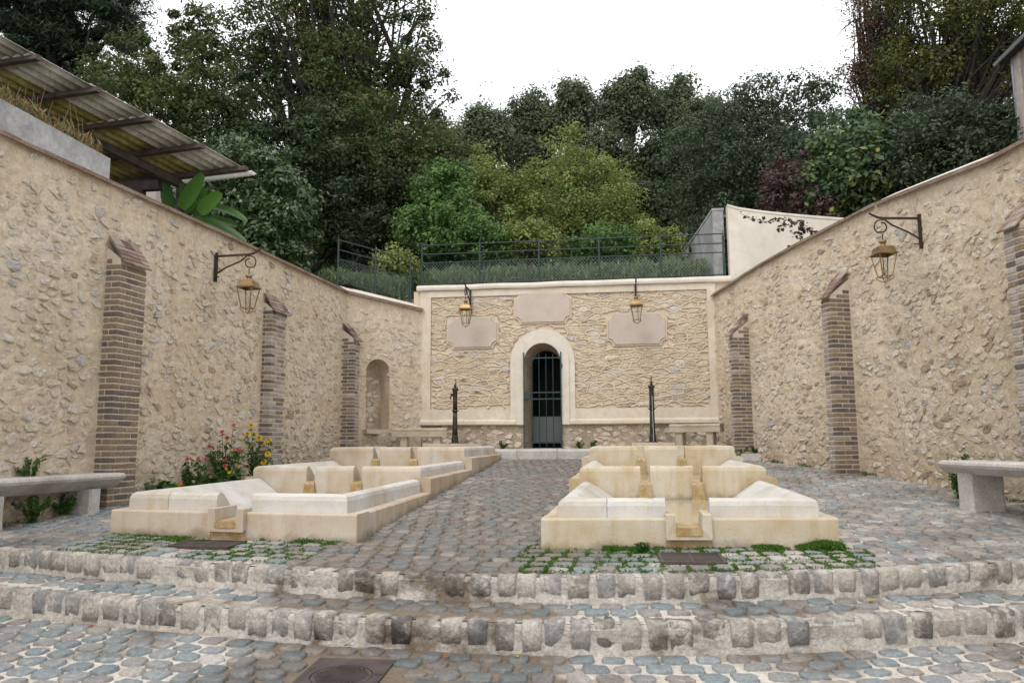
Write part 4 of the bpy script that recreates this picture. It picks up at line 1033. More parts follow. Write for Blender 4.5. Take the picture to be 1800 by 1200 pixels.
for (loc, rz, L_, upr, lb, ll) in LAMPS:
    b_ = thing('lamp_bracket', lb, 'bracket', loc, rz, 'iron lamp brackets')
    hx, hz = bracket_parts(b_, L_, upr, 0)
    off = Vector((hx*math.cos(rz), hx*math.sin(rz), hz))
    if bl is None:
        bl = thing('lantern', ll, 'lantern', Vector(loc)+off, rz, 'brass lanterns'); lantern_parts(bl)
    else:
        c = copy_tree(bl); c.location = Vector(loc)+off; c.rotation_euler = (0, 0, rz); c['label'] = ll

# ------------------------------------------------------------------ drain grates and manhole
for (c, sx, sy, rz), lab in zip(GRATES, ('rusty iron drain grate in the grass below the right spout', 'rusty iron drain grate in the moss below the left spout')):
    th = thing('drain_grate', lab, 'grate', (c[0], c[1], zc(c[1])+.012), rz, 'drain grates below the spouts')
    th.rotation_euler = (math.atan(SL), 0, rz)
    f_ = MB()
    for y in (-1, 1): f_.box((0, y*(sy/2-.012), 0), sx, .024, .02)
    for x in (-1, 1): f_.box((x*(sx/2-.012), 0, 0), .024, sy-.05, .02)
    f_.build('frame', 'grate', th)
    MB().box((0, 0, -.02), sx-.04, sy-.04, .006).build('pit', 'deepdark', th)
    k = 0; y = -sy/2+.04
    while y < sy/2-.03:
        MB().box((0, y, -.001), sx-.05, .016, .014).build('grate_bar', 'grate', th); y += .027
    MB().box((0, 0, .0015), .02, sy-.05, .012).build('cross_bar', 'grate', th)
(c, sx, sy, rz) = MANHOLE
mh = thing('manhole_cover', 'rusty square manhole cover with a round lid in the lower paving', 'manhole cover', (c[0], c[1], zc(c[1])-.335+.006), rz)
mh.rotation_euler = (math.atan(SL), 0, rz)
fl_ = [(-sx/2, -sy/2), (sx/2, -sy/2), (sx/2, sy/2), (-sx/2, sy/2)]
circ = [(.165*math.cos(2*math.pi*i/40), .165*math.sin(2*math.pi*i/40)-.015) for i in range(40)]
fixn(polymesh(MB(), [fl_, list(reversed(circ))], lambda x, y, d: (x, y, d), .006, -.03).build('frame', 'grate', mh))
MB().box((0, 0, -.02), sx+.05, sy+.05, .03).build('mortar_surround', 'joint', mh)
fixn(polymesh(MB(), [[(x*.965, (y+.015)*.965-.015) for x, y in circ]], lambda x, y, d: (x, y, d), .005, -.02).build('lid', 'grate', mh))
stud = MB()
for i in range(-7, 8):
    for j in range(-7, 8):
        x, y = i*.021+(j % 2)*.0105, j*.019
        if math.hypot(x, y) < .145: stud.box((x, y-.015, .0075), .013, .006, .006)
stud.build('lid_studs', 'grate', mh)
MB().box((.19, .02, .003), .045, .02, .01).build('lid_key_slot', 'deepdark', mh)

# ------------------------------------------------------------------ terrace, hill
def hill_z(x, y):
    t = max(0, y-19.5); z = 4.0 + .40*t*min(1, .35+t*.05) + (0.0 if t < 1 else nz(x*.08, y*.08)*1.0)
    if x < -5.5: z -= .30*min(1, (-5.5-x)/3)*max(0, min(1, (19-y)/4))
    if x > 5: z += min(2.5, .10*(x-5)*max(0, min(1, (y-12)/8)))
    return z
def hillmesh():
    mb = MB(); xs = np.concatenate([np.linspace(-110, -20, 19), np.linspace(-18, 18, 49), np.linspace(20, 110, 19)]); ys = np.concatenate([np.linspace(-8, 30, 78), np.linspace(32, 130, 45)])
    vs = []; keep = {}
    for j, y in enumerate(ys):
        for i, x in enumerate(xs): vs.append((x, y, hill_z(x, y)-.02))
    nx = len(xs); fs = []
    for j in range(len(ys)-1):
        for i in range(nx-1):
            yc, xc = (ys[j]+ys[j+1])/2, (xs[i]+xs[i+1])/2
            if ys[j] < 16.15:
                wl = left_x(yc)-.30 if yc < 14.5 else -5.2; wr = right_x(yc)+.30 if yc < 15.8 else 1.9
                if xs[i+1] > wl and xs[i] < wr: continue
            if yc < 1.0: continue
            fs.append((j*nx+i, j*nx+i+1, (j+1)*nx+i+1, (j+1)*nx+i))
    mb.add(vs, fs)
    # soil strip closing the gap behind the walls
    return tag(mb.build('hillside', 'soil', smooth=True), kind='structure')
hillmesh()
st = MB()
for sg, zt in ((SLm, zl_top), (SLn, zn_top), (SRa, zra_top), (SRb, zrb_top)):
    for i in range(12):
        a0, a1 = sg.L*i/12, sg.L*(i+1)/12
        st.add([sg.to3(a0, zt(a0)-.06, -.40), sg.to3(a1, zt(a1)-.06, -.40), sg.to3(a1, zt(a1)-.10, -2.0), sg.to3(a0, zt(a0)-.10, -2.0)], [(0, 1, 2, 3)])
st.add([(-4.9, 16.3, 3.95), (2.4, 16.3, 3.95), (2.4, 17.6, 3.99), (-4.9, 17.6, 3.99)], [(0, 1, 2, 3)])
tag(st.build('garden_soil', 'earth'), kind='structure')
# ------------------------------------------------------------------ upper walls, planter, canopy, timber house
cw = thing('retaining_wall', 'smooth cream retaining wall rising above the back right corner', 'wall', (3.2, 15.95, 4.0))
rings = []
for i in range(17):
    f = i/16; x = 2.26+2.9*f; y = 15.98-.12*f-.25*f*f; zt = 5.63-.36*f-.36*f**.55*.6
    rings.append([(x, y, 3.2), (x, y-.004, zt-.05), (x, y-.02, zt-.035), (x, y-.02, zt), (x, y+.02, zt+.02), (x, y+.26, zt+.02), (x, y+.26, 3.2)])
fixn(MB().loft(rings).build('wall_body', 'renderpale', cw, org=cw.location))
gw = thing('concrete_wall', 'grey concrete wall running back behind the railings beside the cream wall', 'wall', (1.95, 18, 4.0))
fixn(MB().loft([[(x0, y, 3.5), (x0+.22, y, 3.5), (x0+.22, y, z), (x0, y, z)] for x0, y, z in ((2.0, 16.35, 5.62), (1.87, 18, 5.62), (1.68, 20.5, 5.70))]).build('wall_body', 'concrete', gw, org=gw.location))
fixn(MB().loft([[(x0-.012, y, z), (x0+.232, y, z), (x0+.232, y, z+.05), (x0-.012, y, z+.05)] for x0, y, z in ((2.0, 16.34, 5.622), (1.87, 18, 5.622), (1.68, 20.5, 5.702))]).build('wall_cap', 'concrete', gw, org=gw.location))
MB().box((2.36, 16.55, 5.52), .34, .25, .05, tint=.7).build('clay_cover', 'tile', gw, org=gw.location)
pl = thing('concrete_planter', 'grey concrete trough on the left wall with dry grasses', 'planter', (-6.0, 7.0, 3.85))
p0, p1 = Vector((-6.03, 4.9, 0)), Vector((-6.0, 8.22, 0)); tn = (p1-p0).normalized(); nn_ = Vector((tn.y, -tn.x, 0))
for (d_, th2, nm) in ((.06, .05, 'front_side'), (-.38, .05, 'back_side')):
    c = (p0+p1)/2 + nn_*d_; MB().box((c.x, c.y, 4.01), (p1-p0).length, th2, .38, tn, nn_).build(nm, 'concrete', pl, org=pl.location)
c = p1 - tn*.025 - nn_*.16; MB().box((c.x, c.y, 4.01), .05, .388, .378, tn, nn_).build('end_side', 'concrete', pl, org=pl.location)
c = (p0+p1)/2 - nn_*.16; MB().box((c.x, c.y, 3.98), (p1-p0).length-.06, .385, .36, tn, nn_).build('planter_soil', 'earth', pl, org=pl.location)

# canopy: sheets carried by purlins and a rafter
cn = thing('canopy', 'open canopy of corrugated fibre cement sheets on dark timbers above the left wall', 'canopy', (-7.6, 11.0, 3.6))
A_, B_ = Vector((-8.39, 8.61, 6.41)), Vector((-6.12, 11.8, 5.39)); DN = (B_-A_); LD = DN.length; DN /= LD
AC = Vector((-.998, .03, -.055)).normalized(); NM = AC.cross(DN); NM = NM if NM.z > 0 else -NM
def roofp(a, d, h): return A_ + DN*d + AC*a + NM*h
dark = dict(mat='wood_dark')
nrow = 5; rl = LD/nrow
for r_ in range(-1, nrow):
    for (a0, a1, mm) in ((-.02, .68, 'sheet_pale'), (.64, 1.50, 'sheet_yellow'), (1.46, 2.32, 'sheet_yellow'), (2.28, 3.14, 'sheet_yellow'), (3.1, 3.96, 'sheet_yellow')):
        m2 = MB(); na = int((a1-a0)/.022); vs = []; sh = jit(.015)
        for j in range(2):
            for i in range(na+1):
                a = a0+(a1-a0)*i/na; d_ = rl*r_ + (rl+.12)*j; h = .028*math.sin(a*2*math.pi/.177) + .016*(1-j) + .012*((r_+9) % 2)
                vs.append(roofp(a+sh, d_, h))
        n1 = na+1; lower_ = [Vector(v)-NM*.008 for v in vs]
        allv = vs+lower_; fs = [(i, i+1, n1+i+1, n1+i) for i in range(na)] + [(2*n1+i, 3*n1+i, 3*n1+i+1, 2*n1+i+1) for i in range(na)]
        fs += [(n1+i, n1+i+1, 3*n1+i+1, 3*n1+i) for i in range(na)] + [(i, 2*n1+i, 2*n1+i+1, i+1) for i in range(na)] + [(0, n1, 3*n1, 2*n1), (na, 2*n1+na, 3*n1+na, n1+na)]
        m2.add(allv, fs); m2.build('corrugated_sheet', mm, cn, org=cn.location, smooth=True)
for r_ in range(nrow+1):
    d_ = rl*r_ + (.04 if r_ < nrow else -.03)
    c = roofp(1.85, d_, -.075); MB().box(c, 3.9+jit(.06), .07, .10, AC, DN, NM).build('purlin', 'wood_dark', cn, org=cn.location)
for a in (1.13, 3.2):
    c = roofp(a, LD/2-.25, -.20); MB().box(c, .10, LD+1.3, .15, AC, DN, NM).build('rafter', 'wood_dark', cn, org=cn.location)
ptop = roofp(1.62, LD-.15, -.28); 
MB().box((ptop.x, ptop.y, (ptop.z+3.6)/2), .13, .13, ptop.z-3.6).build('post', 'wood_dark', cn, org=cn.location)
MB().box((ptop.x-.5, ptop.y, ptop.z-.02), 1.7, .12, .16).build('tie_beam', 'wood_dark', cn, org=cn.location)
gp0, gp1 = roofp(1.15, LD+.09, -.09), roofp(-.13, LD+.09, -.075)
gd = (gp1-gp0).normalized(); gu = Vector((0, 0, 1)); gs = gd.cross(gu).normalized()
rings = []
for f in np.linspace(0, 1, 5):
    c = gp0.lerp(gp1, f); ring = []
    for rr in (.062, .056):
        rng_ = range(0, 11) if rr > .06 else range(10, -1, -1)
        for i in rng_: a = math.pi + math.pi*i/10; ring.append(c + gs*(rr*math.cos(a)) + gu*(rr*math.sin(a)))
    rings.append(ring)
fixn(MB().loft(rings).build('gutter', 'greywhite', cn, org=cn.location))
MB().loft([[gp1 + gs*(.06*math.cos(math.pi+math.pi*i/10)) + gu*(.06*math.sin(math.pi+math.pi*i/10)) + gd*e for i in range(11)] for e in (.001, .008)]).build('gutter_end', 'greywhite', cn, org=cn.location)
pp = at(271, 330, 13.9)
MB().box((pp.x, pp.y, 4.4), .24, .24, 1.9).build('masonry_pillar', 'pillar', cn, org=cn.location)
# timber house at the right
th_ = thing('timber_house', 'sliver of a grey plank clad house with a zinc eave behind the right wall', 'house', (8.8, 13.8, 4.2))
hx, hy = 7.73, 15.64
for i in range(26):
    y = hy-.07-.14*i
    MB().box((hx, y, 6.1), .03+.012*(i % 2), .134, 4.5, tint=random.random()).build('plank', 'planks', th_, org=th_.location)
for i in range(14):
    MB().box((hx+.09+.14*i, hy, 6.1), .134, .03+.012*(i % 2), 4.5, tint=random.random()).build('plank', 'planks', th_, org=th_.location)
MB().box((hx-.01, hy+.01, 6.1), .06, .06, 4.5).build('corner_trim', 'zinc', th_, org=th_.location)
rd = Vector((1, 0, .42)).normalized(); rz_ = Vector((-.42, 0, 1)).normalized()
c0 = Vector((7.50, 13.9, 8.22))
MB().box(c0 + rd*1.3, 2.6, 4.1, .06, rd, (0, 1, 0), rz_).build('zinc_roof', 'zinc', th_, org=th_.location)
MB().box(c0 + rd*1.33 - rz_*.06, 2.5, 4.0, .05, rd, (0, 1, 0), rz_).build('roof_board', 'wood_dark', th_, org=th_.location)

# ------------------------------------------------------------------ railings
def fence(name, label, a, b2, npost, zbase0, zbase1, Hh, tips):
    a, b2 = Vector((*a, 0)), Vector((*b2, 0)); t = (b2-a); L_ = t.length; t /= L_
    th = thing(name, label, 'fence', ((a.x+b2.x)/2, (a.y+b2.y)/2, (zbase0+zbase1)/2)); org = th.location
    zb = lambda s_: zbase0+(zbase1-zbase0)*s_/L_
    for i in range(npost):
        s_ = L_*i/(npost-1); p = a+t*s_; z = zb(s_)
        m2 = MB().tube([(p.x, p.y, z-.12), (p.x, p.y, z+Hh-.04), (p.x, p.y, z+Hh+.02)], [.021, .021, .014], 8)
        m2.build('post', 'greenpaint', th, org=org)
        MB().tube([(p.x, p.y, z+Hh+.015), (p.x, p.y, z+Hh+.05), (p.x, p.y, z+Hh+tips)], [.014, .010, .002], 6).build('finial', 'greenpaint', th, org=org)
    for h in (.09, .09+.46, .09+.46+.19, .09+.46+.39):
        MB().tube([(a.x, a.y, zbase0+h), (b2.x, b2.y, zbase1+h)], .0125, 6).build('rail', 'greenpaint', th, org=org)
    wm = MB(); H_ = .46; st_ = .072; k = int((L_+H_)/st_)
    for i in range(k+1):
        for sgn in (1, -1):
            s0 = i*st_ - (H_ if sgn > 0 else 0); s1 = s0 + H_*1.0
            pa, pb = (s0, 0.0), (s1, H_)
            if sgn < 0: pa, pb = (s0, H_), (s1, 0.0)
            # clip to the fence length
            def clip(p, q):
                (x0, z0), (x1, z1) = p, q
                if x0 > L_ or x1 < 0: return None
                if x0 < 0: z0 += (z1-z0)*(0-x0)/(x1-x0); x0 = 0
                if x1 > L_: z1 = z0+(z1-z0)*(L_-x0)/(x1-x0); x1 = L_
                return (x0, z0), (x1, z1)
            r_ = clip(pa, pb)
            if not r_: continue
            (x0, z0), (x1, z1) = r_
            P0, P1 = a+t*x0, a+t*x1
            off = Vector((-t.y, t.x, 0))*(.002*sgn)
            wm.tube([(P0.x+off.x, P0.y+off.y, zb(x0)+.09+z0), (P1.x+off.x, P1.y+off.y, zb(x1)+.09+z1)], .0020, 3, caps=False)
    tag(wm.build('wire_mesh', 'wire', th, org=org), kind='stuff')
fence('railing', 'dark green railing with wire mesh along the top of the back wall', (-4.15, 16.1), (2.16, 16.1), 6, 4.12, 4.12, .92, .10)
nb = SLn.n
fa, fb = SLn.to3(-.03, 0, -.32), SLn.to3(SLn.L-.10, 0, -.32)
fence('railing', 'short dark green railing with spiked posts at the end of the left wall', fa[:2], fb[:2], 3, 3.94, 3.78, .92, .14)

# ------------------------------------------------------------------ vegetation
def leaves_mesh(name, C_, size, mat, tints, parent=None, org=(0, 0, 0), aspect=.55, up=.35, droop=0., nrm=None):
    """one small leaf face per centre"""
    N = len(C_); C_ = np.asarray(C_) - np.array(org)
    if nrm is None: nrm = RNG.normal(size=(N, 3)); nrm[:, 2] = np.abs(nrm[:, 2]) + up
    nrm = nrm/np.linalg.norm(nrm, axis=1)[:, None]
    a = RNG.normal(size=(N, 3)); a[:, 2] -= droop; a -= nrm*(a*nrm).sum(1)[:, None]; a /= np.linalg.norm(a, axis=1)[:, None]+1e-9
    b2 = np.cross(nrm, a); s = size*RNG.uniform(.6, 1.3, N)[:, None]
    V = np.empty((N, 4, 3)); V[:, 0] = C_-a*s*.5; V[:, 1] = C_+b2*s*aspect*.5; V[:, 2] = C_+a*s*.5; V[:, 3] = C_-b2*s*aspect*.5
    me = bpy.data.meshes.new(name); me.vertices.add(4*N); me.vertices.foreach_set('co', V.reshape(-1))
    me.loops.add(4*N); me.loops.foreach_set('vertex_index', np.arange(4*N, dtype=np.int32))
    me.polygons.add(N); me.polygons.foreach_set('loop_start', np.arange(0, 4*N, 4, dtype=np.int32))
    at_ = me.attributes.new('tint', 'FLOAT', 'POINT'); at_.data.foreach_set('value', np.repeat(np.clip(tints, 0, 1), 4).astype(np.float32))
    me.materials.append(M[mat]); me.update(calc_edges=True)
    o = bpy.data.objects.new(name, me); COL.objects.link(o)
    if parent: o.parent = parent
    return o
LD_, LS_, NC_ = 2.5, .80, .75
def tree(name, label, base, lobes, nclus, nleaf, lsize, mat, trunk=.2, bark='bark', csize=.5, group=None, cat='tree', stems=1, shell=.55, droop=0., thin=1.0, flat=.7, bare=0, asp=.55):
    """lobes: (centre, (rx, ry, rz)); clusters of leaves fill them, limbs reach the clusters"""
    base = Vector(base); th = thing(name, label, cat, base, 0, group)
    cl = []; wts = np.array([l[1][0]*l[1][1]*l[1][2] for l in lobes])**.67; wts /= wts.sum()
    for li, (c, r_) in enumerate(lobes):
        k = max(3, int(nclus*NC_*wts[li]))
        for _ in range(k):
            d = Vector(RNG.normal(size=3)); d.normalize(); f = shell+(1.10-shell)*random.random()**.6 if random.random() < .8 else random.random()
            cl.append(Vector((c[0]+d.x*r_[0]*f, c[1]+d.y*r_[1]*f, c[2]+d.z*r_[2]*f)))
    C_ = []; T_ = []; N_ = []
    for p in cl:
        k = max(2, int(nleaf*LD_*random.uniform(.5, 1.5))); s = csize*random.choice((.45, .65, .85, 1.0, 1.25))*random.uniform(.85, 1.15)
        dd = RNG.normal(size=(k, 3)); dd /= np.linalg.norm(dd, axis=1)[:, None]
        rr = s*(.35+.65*RNG.random(k)**.6)*(1+.18*np.sin(dd[:, 0]*5+s*40)*np.cos(dd[:, 1]*6))
        q = dd*rr[:, None]*np.array([1, 1, flat]) + np.array(p); C_.append(q)
        st2 = RNG.random(k) < .13; q[st2] += RNG.normal(size=(int(st2.sum()), 3))*s*.42
        N_.append(dd*.9 + np.array([0, 0, .55]) + RNG.normal(size=(k, 3))*.42)
        T_.append(np.clip(RNG.normal(random.uniform(.2, .8), .15, k), 0, 1))
    C_ = np.concatenate(C_); T_ = np.concatenate(T_); N_ = np.concatenate(N_)
    leaves_mesh('crown', C_, lsize*LS_, mat, T_, th, base, droop=droop, nrm=N_, aspect=asp)
    # trunk and limbs
    mb = MB(); tops = []
    cmean = sum((Vector(l[0]) for l in lobes), Vector())/len(lobes)
    for s_ in range(stems):
        tgt = Vector(lobes[s_ % len(lobes)][0]) if stems > 1 else cmean
        b0 = base + Vector((jit(.25), jit(.25), 0))*(stems > 1)
        pts = [b0-Vector((0, 0, .3))]
        for f in (.25, .5, .75, 1.0):
            p = b0.lerp(tgt, f); p += Vector((jit(.12), jit(.12), 0))*trunk*4; pts.append(p)
        rs = [trunk*1.25, trunk, trunk*.8, trunk*.6, trunk*.35]
        if stems > 1: rs = [r_*.7 for r_ in rs]
        mb.tube(pts, rs, 7); tops.append(pts)
    nb_ = min(len(cl), int(26*thin)+bare)
    for p in random.sample(cl, nb_):
        pts0 = random.choice(tops); k = random.choice((2, 3, 3, 4)); q = pts0[k].lerp(pts0[k-1], random.random())
        mid = q.lerp(p, .5)+Vector((jit(.2), jit(.2), .15+jit(.15)))*((p-q).length*.25)
        r0 = trunk*random.uniform(.18, .38)
        mb.tube([q, q.lerp(mid, .6), mid, mid.lerp(p, .6), p], [r0, r0*.8, r0*.6, r0*.4, r0*.12], 5)
        for _ in range(2):
            e = mid.lerp(p, random.random()); f = e+Vector((jit(1), jit(1), jit(.8)))*csize*1.3
            mb.tube([e, e.lerp(f, .5)+Vector((0, 0, .05)), f], [r0*.35, r0*.25, r0*.07], 4)
    mb.build('trunk', bark, th, org=base, smooth=True)
    return th
def L(px, py, w, rpx, ry=None, rz=None):
    """lobe seen at a picture position, radius given as it looks there"""
    p = at(px, py, w); r_ = rpx*w/FPX; return ((p.x, p.y, p.z), (r_, (ry or 1)*r_, (rz or 1)*r_))
def onhill(p): return Vector((p[0], p[1], hill_z(p[0], p[1])))
def base_at(px, w, py=450): q = at(px, py, w); return onhill(q)

G1 = 'trees on the hillside'
tree('pine_tree', 'dark pine reaching out over the canopy at the top left', base_at(60, 27), [L(80, -60, 27, 170), L(20, 40, 27, 110), L(140, 60, 27, 90), L(170, 10, 26.5, 62, 1, .45), L(60, 120, 27.5, 120)], 330, 190, .30, 'leaf_pine', .32, csize=.62, group=G1, flat=.45, asp=.16)
tree('deciduous_tree', 'olive green tree just right of the pine, behind the canopy', base_at(330, 24), [L(330, 130, 24, 85), L(280, 190, 23, 85), L(390, 190, 23, 75), L(330, 250, 23.5, 100), L(215, 130, 24, 70), L(355, 70, 24.5, 55)], 330, 60, .15, 'leaf_oak', .18, csize=.5, group=G1)
tree('deciduous_tree', 'tall many stemmed tree with browning leaves and sky showing through', base_at(560, 27), [L(540, 30, 27, 150, .8, .8), L(660, 60, 27, 110), L(470, 60, 27, 100, .8), L(640, 160, 26.5, 110), L(730, 150, 27, 75), L(560, 190, 26, 120), L(430, 140, 27, 75), L(600, -70, 27, 160)], 560, 46, .17, 'leaf_oak', .30, csize=.62, group=G1, stems=6, thin=4, bare=60, shell=.35)
tree('dark_conifer', 'dark dense conifer below the tall tree, behind the banana plant', base_at(560, 22.5), [L(520, 290, 22.5, 100), L(610, 320, 22.5, 110), L(560, 400, 22, 120), L(470, 230, 23.5, 90), L(660, 400, 22, 90)], 330, 75, .15, 'leaf_dark', .2, csize=.55, group=G1, flat=.5)
tree('deciduous_tree', 'brownish green tree in the shade, right of the dark conifer', base_at(700, 23.5), [L(700, 260, 24, 95), L(640, 250, 24, 85), L(740, 320, 23.5, 85), L(660, 330, 23, 100), L(730, 400, 22.5, 85)], 330, 60, .15, 'leaf_oak', .2, csize=.55, group=G1)
tree('laurel_bush', 'glossy green drooping laurel behind the banana plant', base_at(430, 16.5), [L(430, 330, 16.5, 75), L(480, 370, 16.5, 70), L(390, 300, 17, 60), L(500, 430, 16, 70), L(440, 420, 16, 75)], 260, 62, .14, 'leaf_glossy', .08, csize=.35, group='shrubs on the hillside', cat='shrub', droop=.9)
tree('shrub', 'light green leafy shrub behind the railing corner', base_at(780, 20), [L(770, 350, 20, 50), L(800, 400, 19.5, 55), L(745, 400, 19.5, 42), L(790, 310, 20.5, 35)], 150, 55, .14, 'leaf_mid', .06, csize=.35, group='shrubs on the hillside', cat='shrub')
tree('young_tree', 'airy yellow green young tree in the middle of the hillside', base_at(1010, 25), [L(1010, 320, 25, 85), L(960, 350, 25, 70), L(1060, 350, 25, 70), L(1000, 265, 25.5, 40), L(1020, 395, 24.5, 95)], 300, 46, .13, 'leaf_light', .07, 'barkgrey', csize=.5, group=G1, thin=2)
tree('young_tree', 'thin yellow green sapling left of the airy young tree', base_at(860, 24), [L(850, 310, 24.5, 48), L(890, 340, 24.5, 50), L(840, 370, 24, 55), L(905, 395, 24, 60)], 200, 44, .13, 'leaf_light', .06, 'barkgrey', csize=.45, group=G1, thin=2)
ridge = [  # px, top y, half width, w, label
 (775, 235, 40, 46, 'low tree at the left end of the ridge line'), (850, 210, 52, 44, 'dark round tree on the ridge left of the skyline notch'),
 (930, 185, 55, 46, 'bushy ridge tree with a pale top above the yellow green sapling'), (1000, 165, 55, 47, 'broad ridge tree right of the bushy one'),
 (1105, 150, 48, 45, 'tall ridge tree with a bare trunk and a rounded crown'), (1180, 160, 45, 47, 'loose ridge tree right of the tall bare trunk'),
 (1060, 250, 60, 42, 'dark tree below the ridge line behind the young tree'), (1160, 270, 62, 40, 'dark tree below the ridge line right of centre'), (940, 270, 62, 40, 'dark tree below the ridge line left of centre'),
 (1240, 195, 55, 44, 'tree at the right end of the visible ridge line'), (820, 290, 60, 38, 'brown tinged tree low on the slope at left'), (1120, 345, 50, 34, 'green undergrowth tree right of the young tree'),
]
for (px, py, hw, w, lab) in ridge:
    lobes = [L(px, py+hw*.35, w, hw*.62), L(px-hw*.55, py+hw*.75, w, hw*.52), L(px+hw*.55, py+hw*.7, w, hw*.52), L(px+jit(15), py+hw*1.15, w, hw*.7), L(px+jit(20), py-hw*.12, w, hw*.36)]
    tree('ridge_tree', lab, base_at(px, w, 380), lobes, 190, 46, .26, 'leaf_far' if w > 41 else 'leaf_dark', .28, csize=.85, group='trees along the ridge', shell=.4)
tree('large_bush', 'big bluish green bush with thin shoots above the grey concrete wall', base_at(1330, 23), [L(1300, 250, 23, 95), L(1390, 240, 23, 95), L(1250, 290, 22.5, 80), L(1340, 330, 22, 110), L(1440, 300, 22, 90), L(1260, 370, 21.5, 75), L(1320, 190, 23.5, 60), L(1420, 190, 23.5, 50)], 520, 58, .13, 'leaf_blue', .1, csize=.5, group='shrubs on the hillside', cat='shrub')
sh = MB(); SC_ = []
tree('large_bush', 'dark bush with broad yellowing leaves above the right wall lantern', base_at(1500, 16.8), [L(1490, 300, 17, 70), L(1540, 330, 16.8, 65), L(1450, 340, 16.8, 55), L(1500, 250, 17.5, 48), L(1550, 270, 17.5, 55)], 230, 42, .19, 'leaf_yellow', .06, csize=.4, group='shrubs on the hillside', cat='shrub')
tree('large_bush', 'purple leaved bush spilling over the cream wall', base_at(1390, 16.9), [L(1385, 340, 16.9, 42), L(1420, 370, 16.7, 40), L(1360, 330, 17, 26), L(1395, 295, 17.2, 28), L(1430, 400, 16.2, 26)], 120, 30, .10, 'leaf_purple', .04, csize=.28, group='shrubs on the hillside', cat='shrub', thin=1.5)
tree('large_bush', 'dark small leaved bush behind the climbing edge of the right wall', base_at(1650, 16), [L(1610, 290, 16.3, 75), L(1690, 260, 16, 75), L(1750, 250, 15.8, 60), L(1640, 230, 17, 60)], 300, 52, .12, 'leaf_blue', .06, csize=.38, group='shrubs on the hillside', cat='shrub')
tree('ivy_clad_tree', 'tall slender tree with sparse rusty leaves beside the open sky', base_at(1545, 25), [L(1540, 40, 25, 50, 1, 1.9), L(1510, 130, 25, 36, 1, 1.3), L(1550, 160, 25, 45), L(1570, -40, 25, 70)], 260, 26, .11, 'leaf_rust', .17, 'bark', csize=.55, group=G1, thin=4, bare=40, shell=.2)
tree('deciduous_tree', 'large dark limbed tree turning yellow at the top right', base_at(1690, 24), [L(1640, 50, 23, 90), L(1730, 20, 23, 100), L(1610, 130, 22.5, 65), L(1700, 110, 25, 90, 1, .7), L(1780, 90, 24, 80), L(1680, -50, 23, 120)], 380, 40, .15, 'leaf_autumn', .24, 'bark', csize=.55, group=G1, stems=4, thin=3, bare=30, shell=.35)
tree('deciduous_tree', 'rusty brown tree behind the dark limbed one at the far right', base_at(1640, 30), [L(1600, 120, 30, 90), L(1720, 170, 30, 100), L(1800, 150, 30, 100), L(1650, 210, 29, 90)], 260, 34, .16, 'leaf_rust', .25, 'bark', csize=.7, group=G1, thin=3, bare=30, shell=.3)

def scatter_stuff(name, pts, size, mat, aspect=.2, up=0., droop=-1.5, tintmu=.5):
    C_ = np.array(pts); o = leaves_mesh(name, C_, size, mat, np.clip(RNG.normal(tintmu, .25, len(C_)), 0, 1), aspect=aspect, up=up, droop=droop); return tag(o, kind='stuff')
# undergrowth over the slope, too dense to count
pts = []
for _ in range(90000):
    y = 19 + 42*random.random()**1.5; x = random.uniform(-.62, .52)*y + jit(1); pts.append((x, y, hill_z(x, y)+random.random()**1.6*(.5+.05*y)))
scatter_stuff('undergrowth', pts, .24, 'leaf_dark', .5, .3, 0)
pts = []
for _ in range(24000):
    x = random.uniform(-4.6, 1.9); y = 16.40+1.9*random.random(); c = abs(nz(x*1.3, 4))*.25
    pts.append((x, y, 4.0+random.random()**.9*(.60+c)))
scatter_stuff('lavender_border', pts, .20, 'greyherb', .16, -.2, -2.4)
pts = []
for _ in range(5000):
    s_ = random.uniform(-.1, 1.8); q = SLn.to3(s_, 0, -.45-.9*random.random()); pts.append((q[0], q[1], 3.85+random.random()*.5))
scatter_stuff('corner_border', pts, .18, 'greyherb', .16, -.2, -2.4)
pts = []
for _ in range(1500):
    s_ = random.random(); a = p0.lerp(p1, .35+.65*s_) - nn_*(.03+.28*random.random()); pts.append((a.x, a.y, 4.2+random.random()**1.4*.22))
scatter_stuff('planter_grass', pts, .16, 'straw', .12, -.2, -2.0)
mb = MB()
for _ in range(16):
    a = p0.lerp(p1, random.uniform(.5, .98)) - nn_*random.uniform(.0, .25); h = random.uniform(.3, .62); l_ = jit(.1)
    mb.tube([(a.x, a.y, 4.15), (a.x+l_*.4, a.y+jit(.03), 4.15+h*.6), (a.x+l_, a.y+jit(.05), 4.15+h)], [.004, .003, .002], 4, random.random())
tag(mb.build('dry_stalks', 'straw'), kind='stuff')

# thin shoots on top of the big bush belong to it; build as sprigs
def sprig(p, h, mat, nleaf=10, ls=.09, name='shoot', parent=None):
    pass
for (px_, py_, w_, r_, mt_, lab_) in ((1060, 415, 18.8, 42, 'leaf_mid', 'fresh green shrub behind the middle of the back railing'), (930, 420, 18.9, 36, 'leaf_light', 'yellowish low shrub behind the back railing above the gate'), (840, 410, 18.7, 34, 'leaf_mid', 'low green shrub behind the back railing near its left end'), (1150, 420, 18.9, 36, 'leaf_light', 'low pale shrub behind the back railing toward the grey wall'), (695, 462, 17.6, 24, 'leaf_light', 'small pale green shrub behind the short spiked railing')):
    q_ = at(px_, py_, w_)
    tree('shrub', lab_, (q_.x, q_.y, hill_z(q_.x, q_.y)), [L(px_, py_, w_, r_), L(px_-r_*.6, py_+10, w_, r_*.7), L(px_+r_*.7, py_+8, w_, r_*.7)], 70, 40, .11, mt_, .04, csize=.25, group='shrubs on the hillside', cat='shrub')
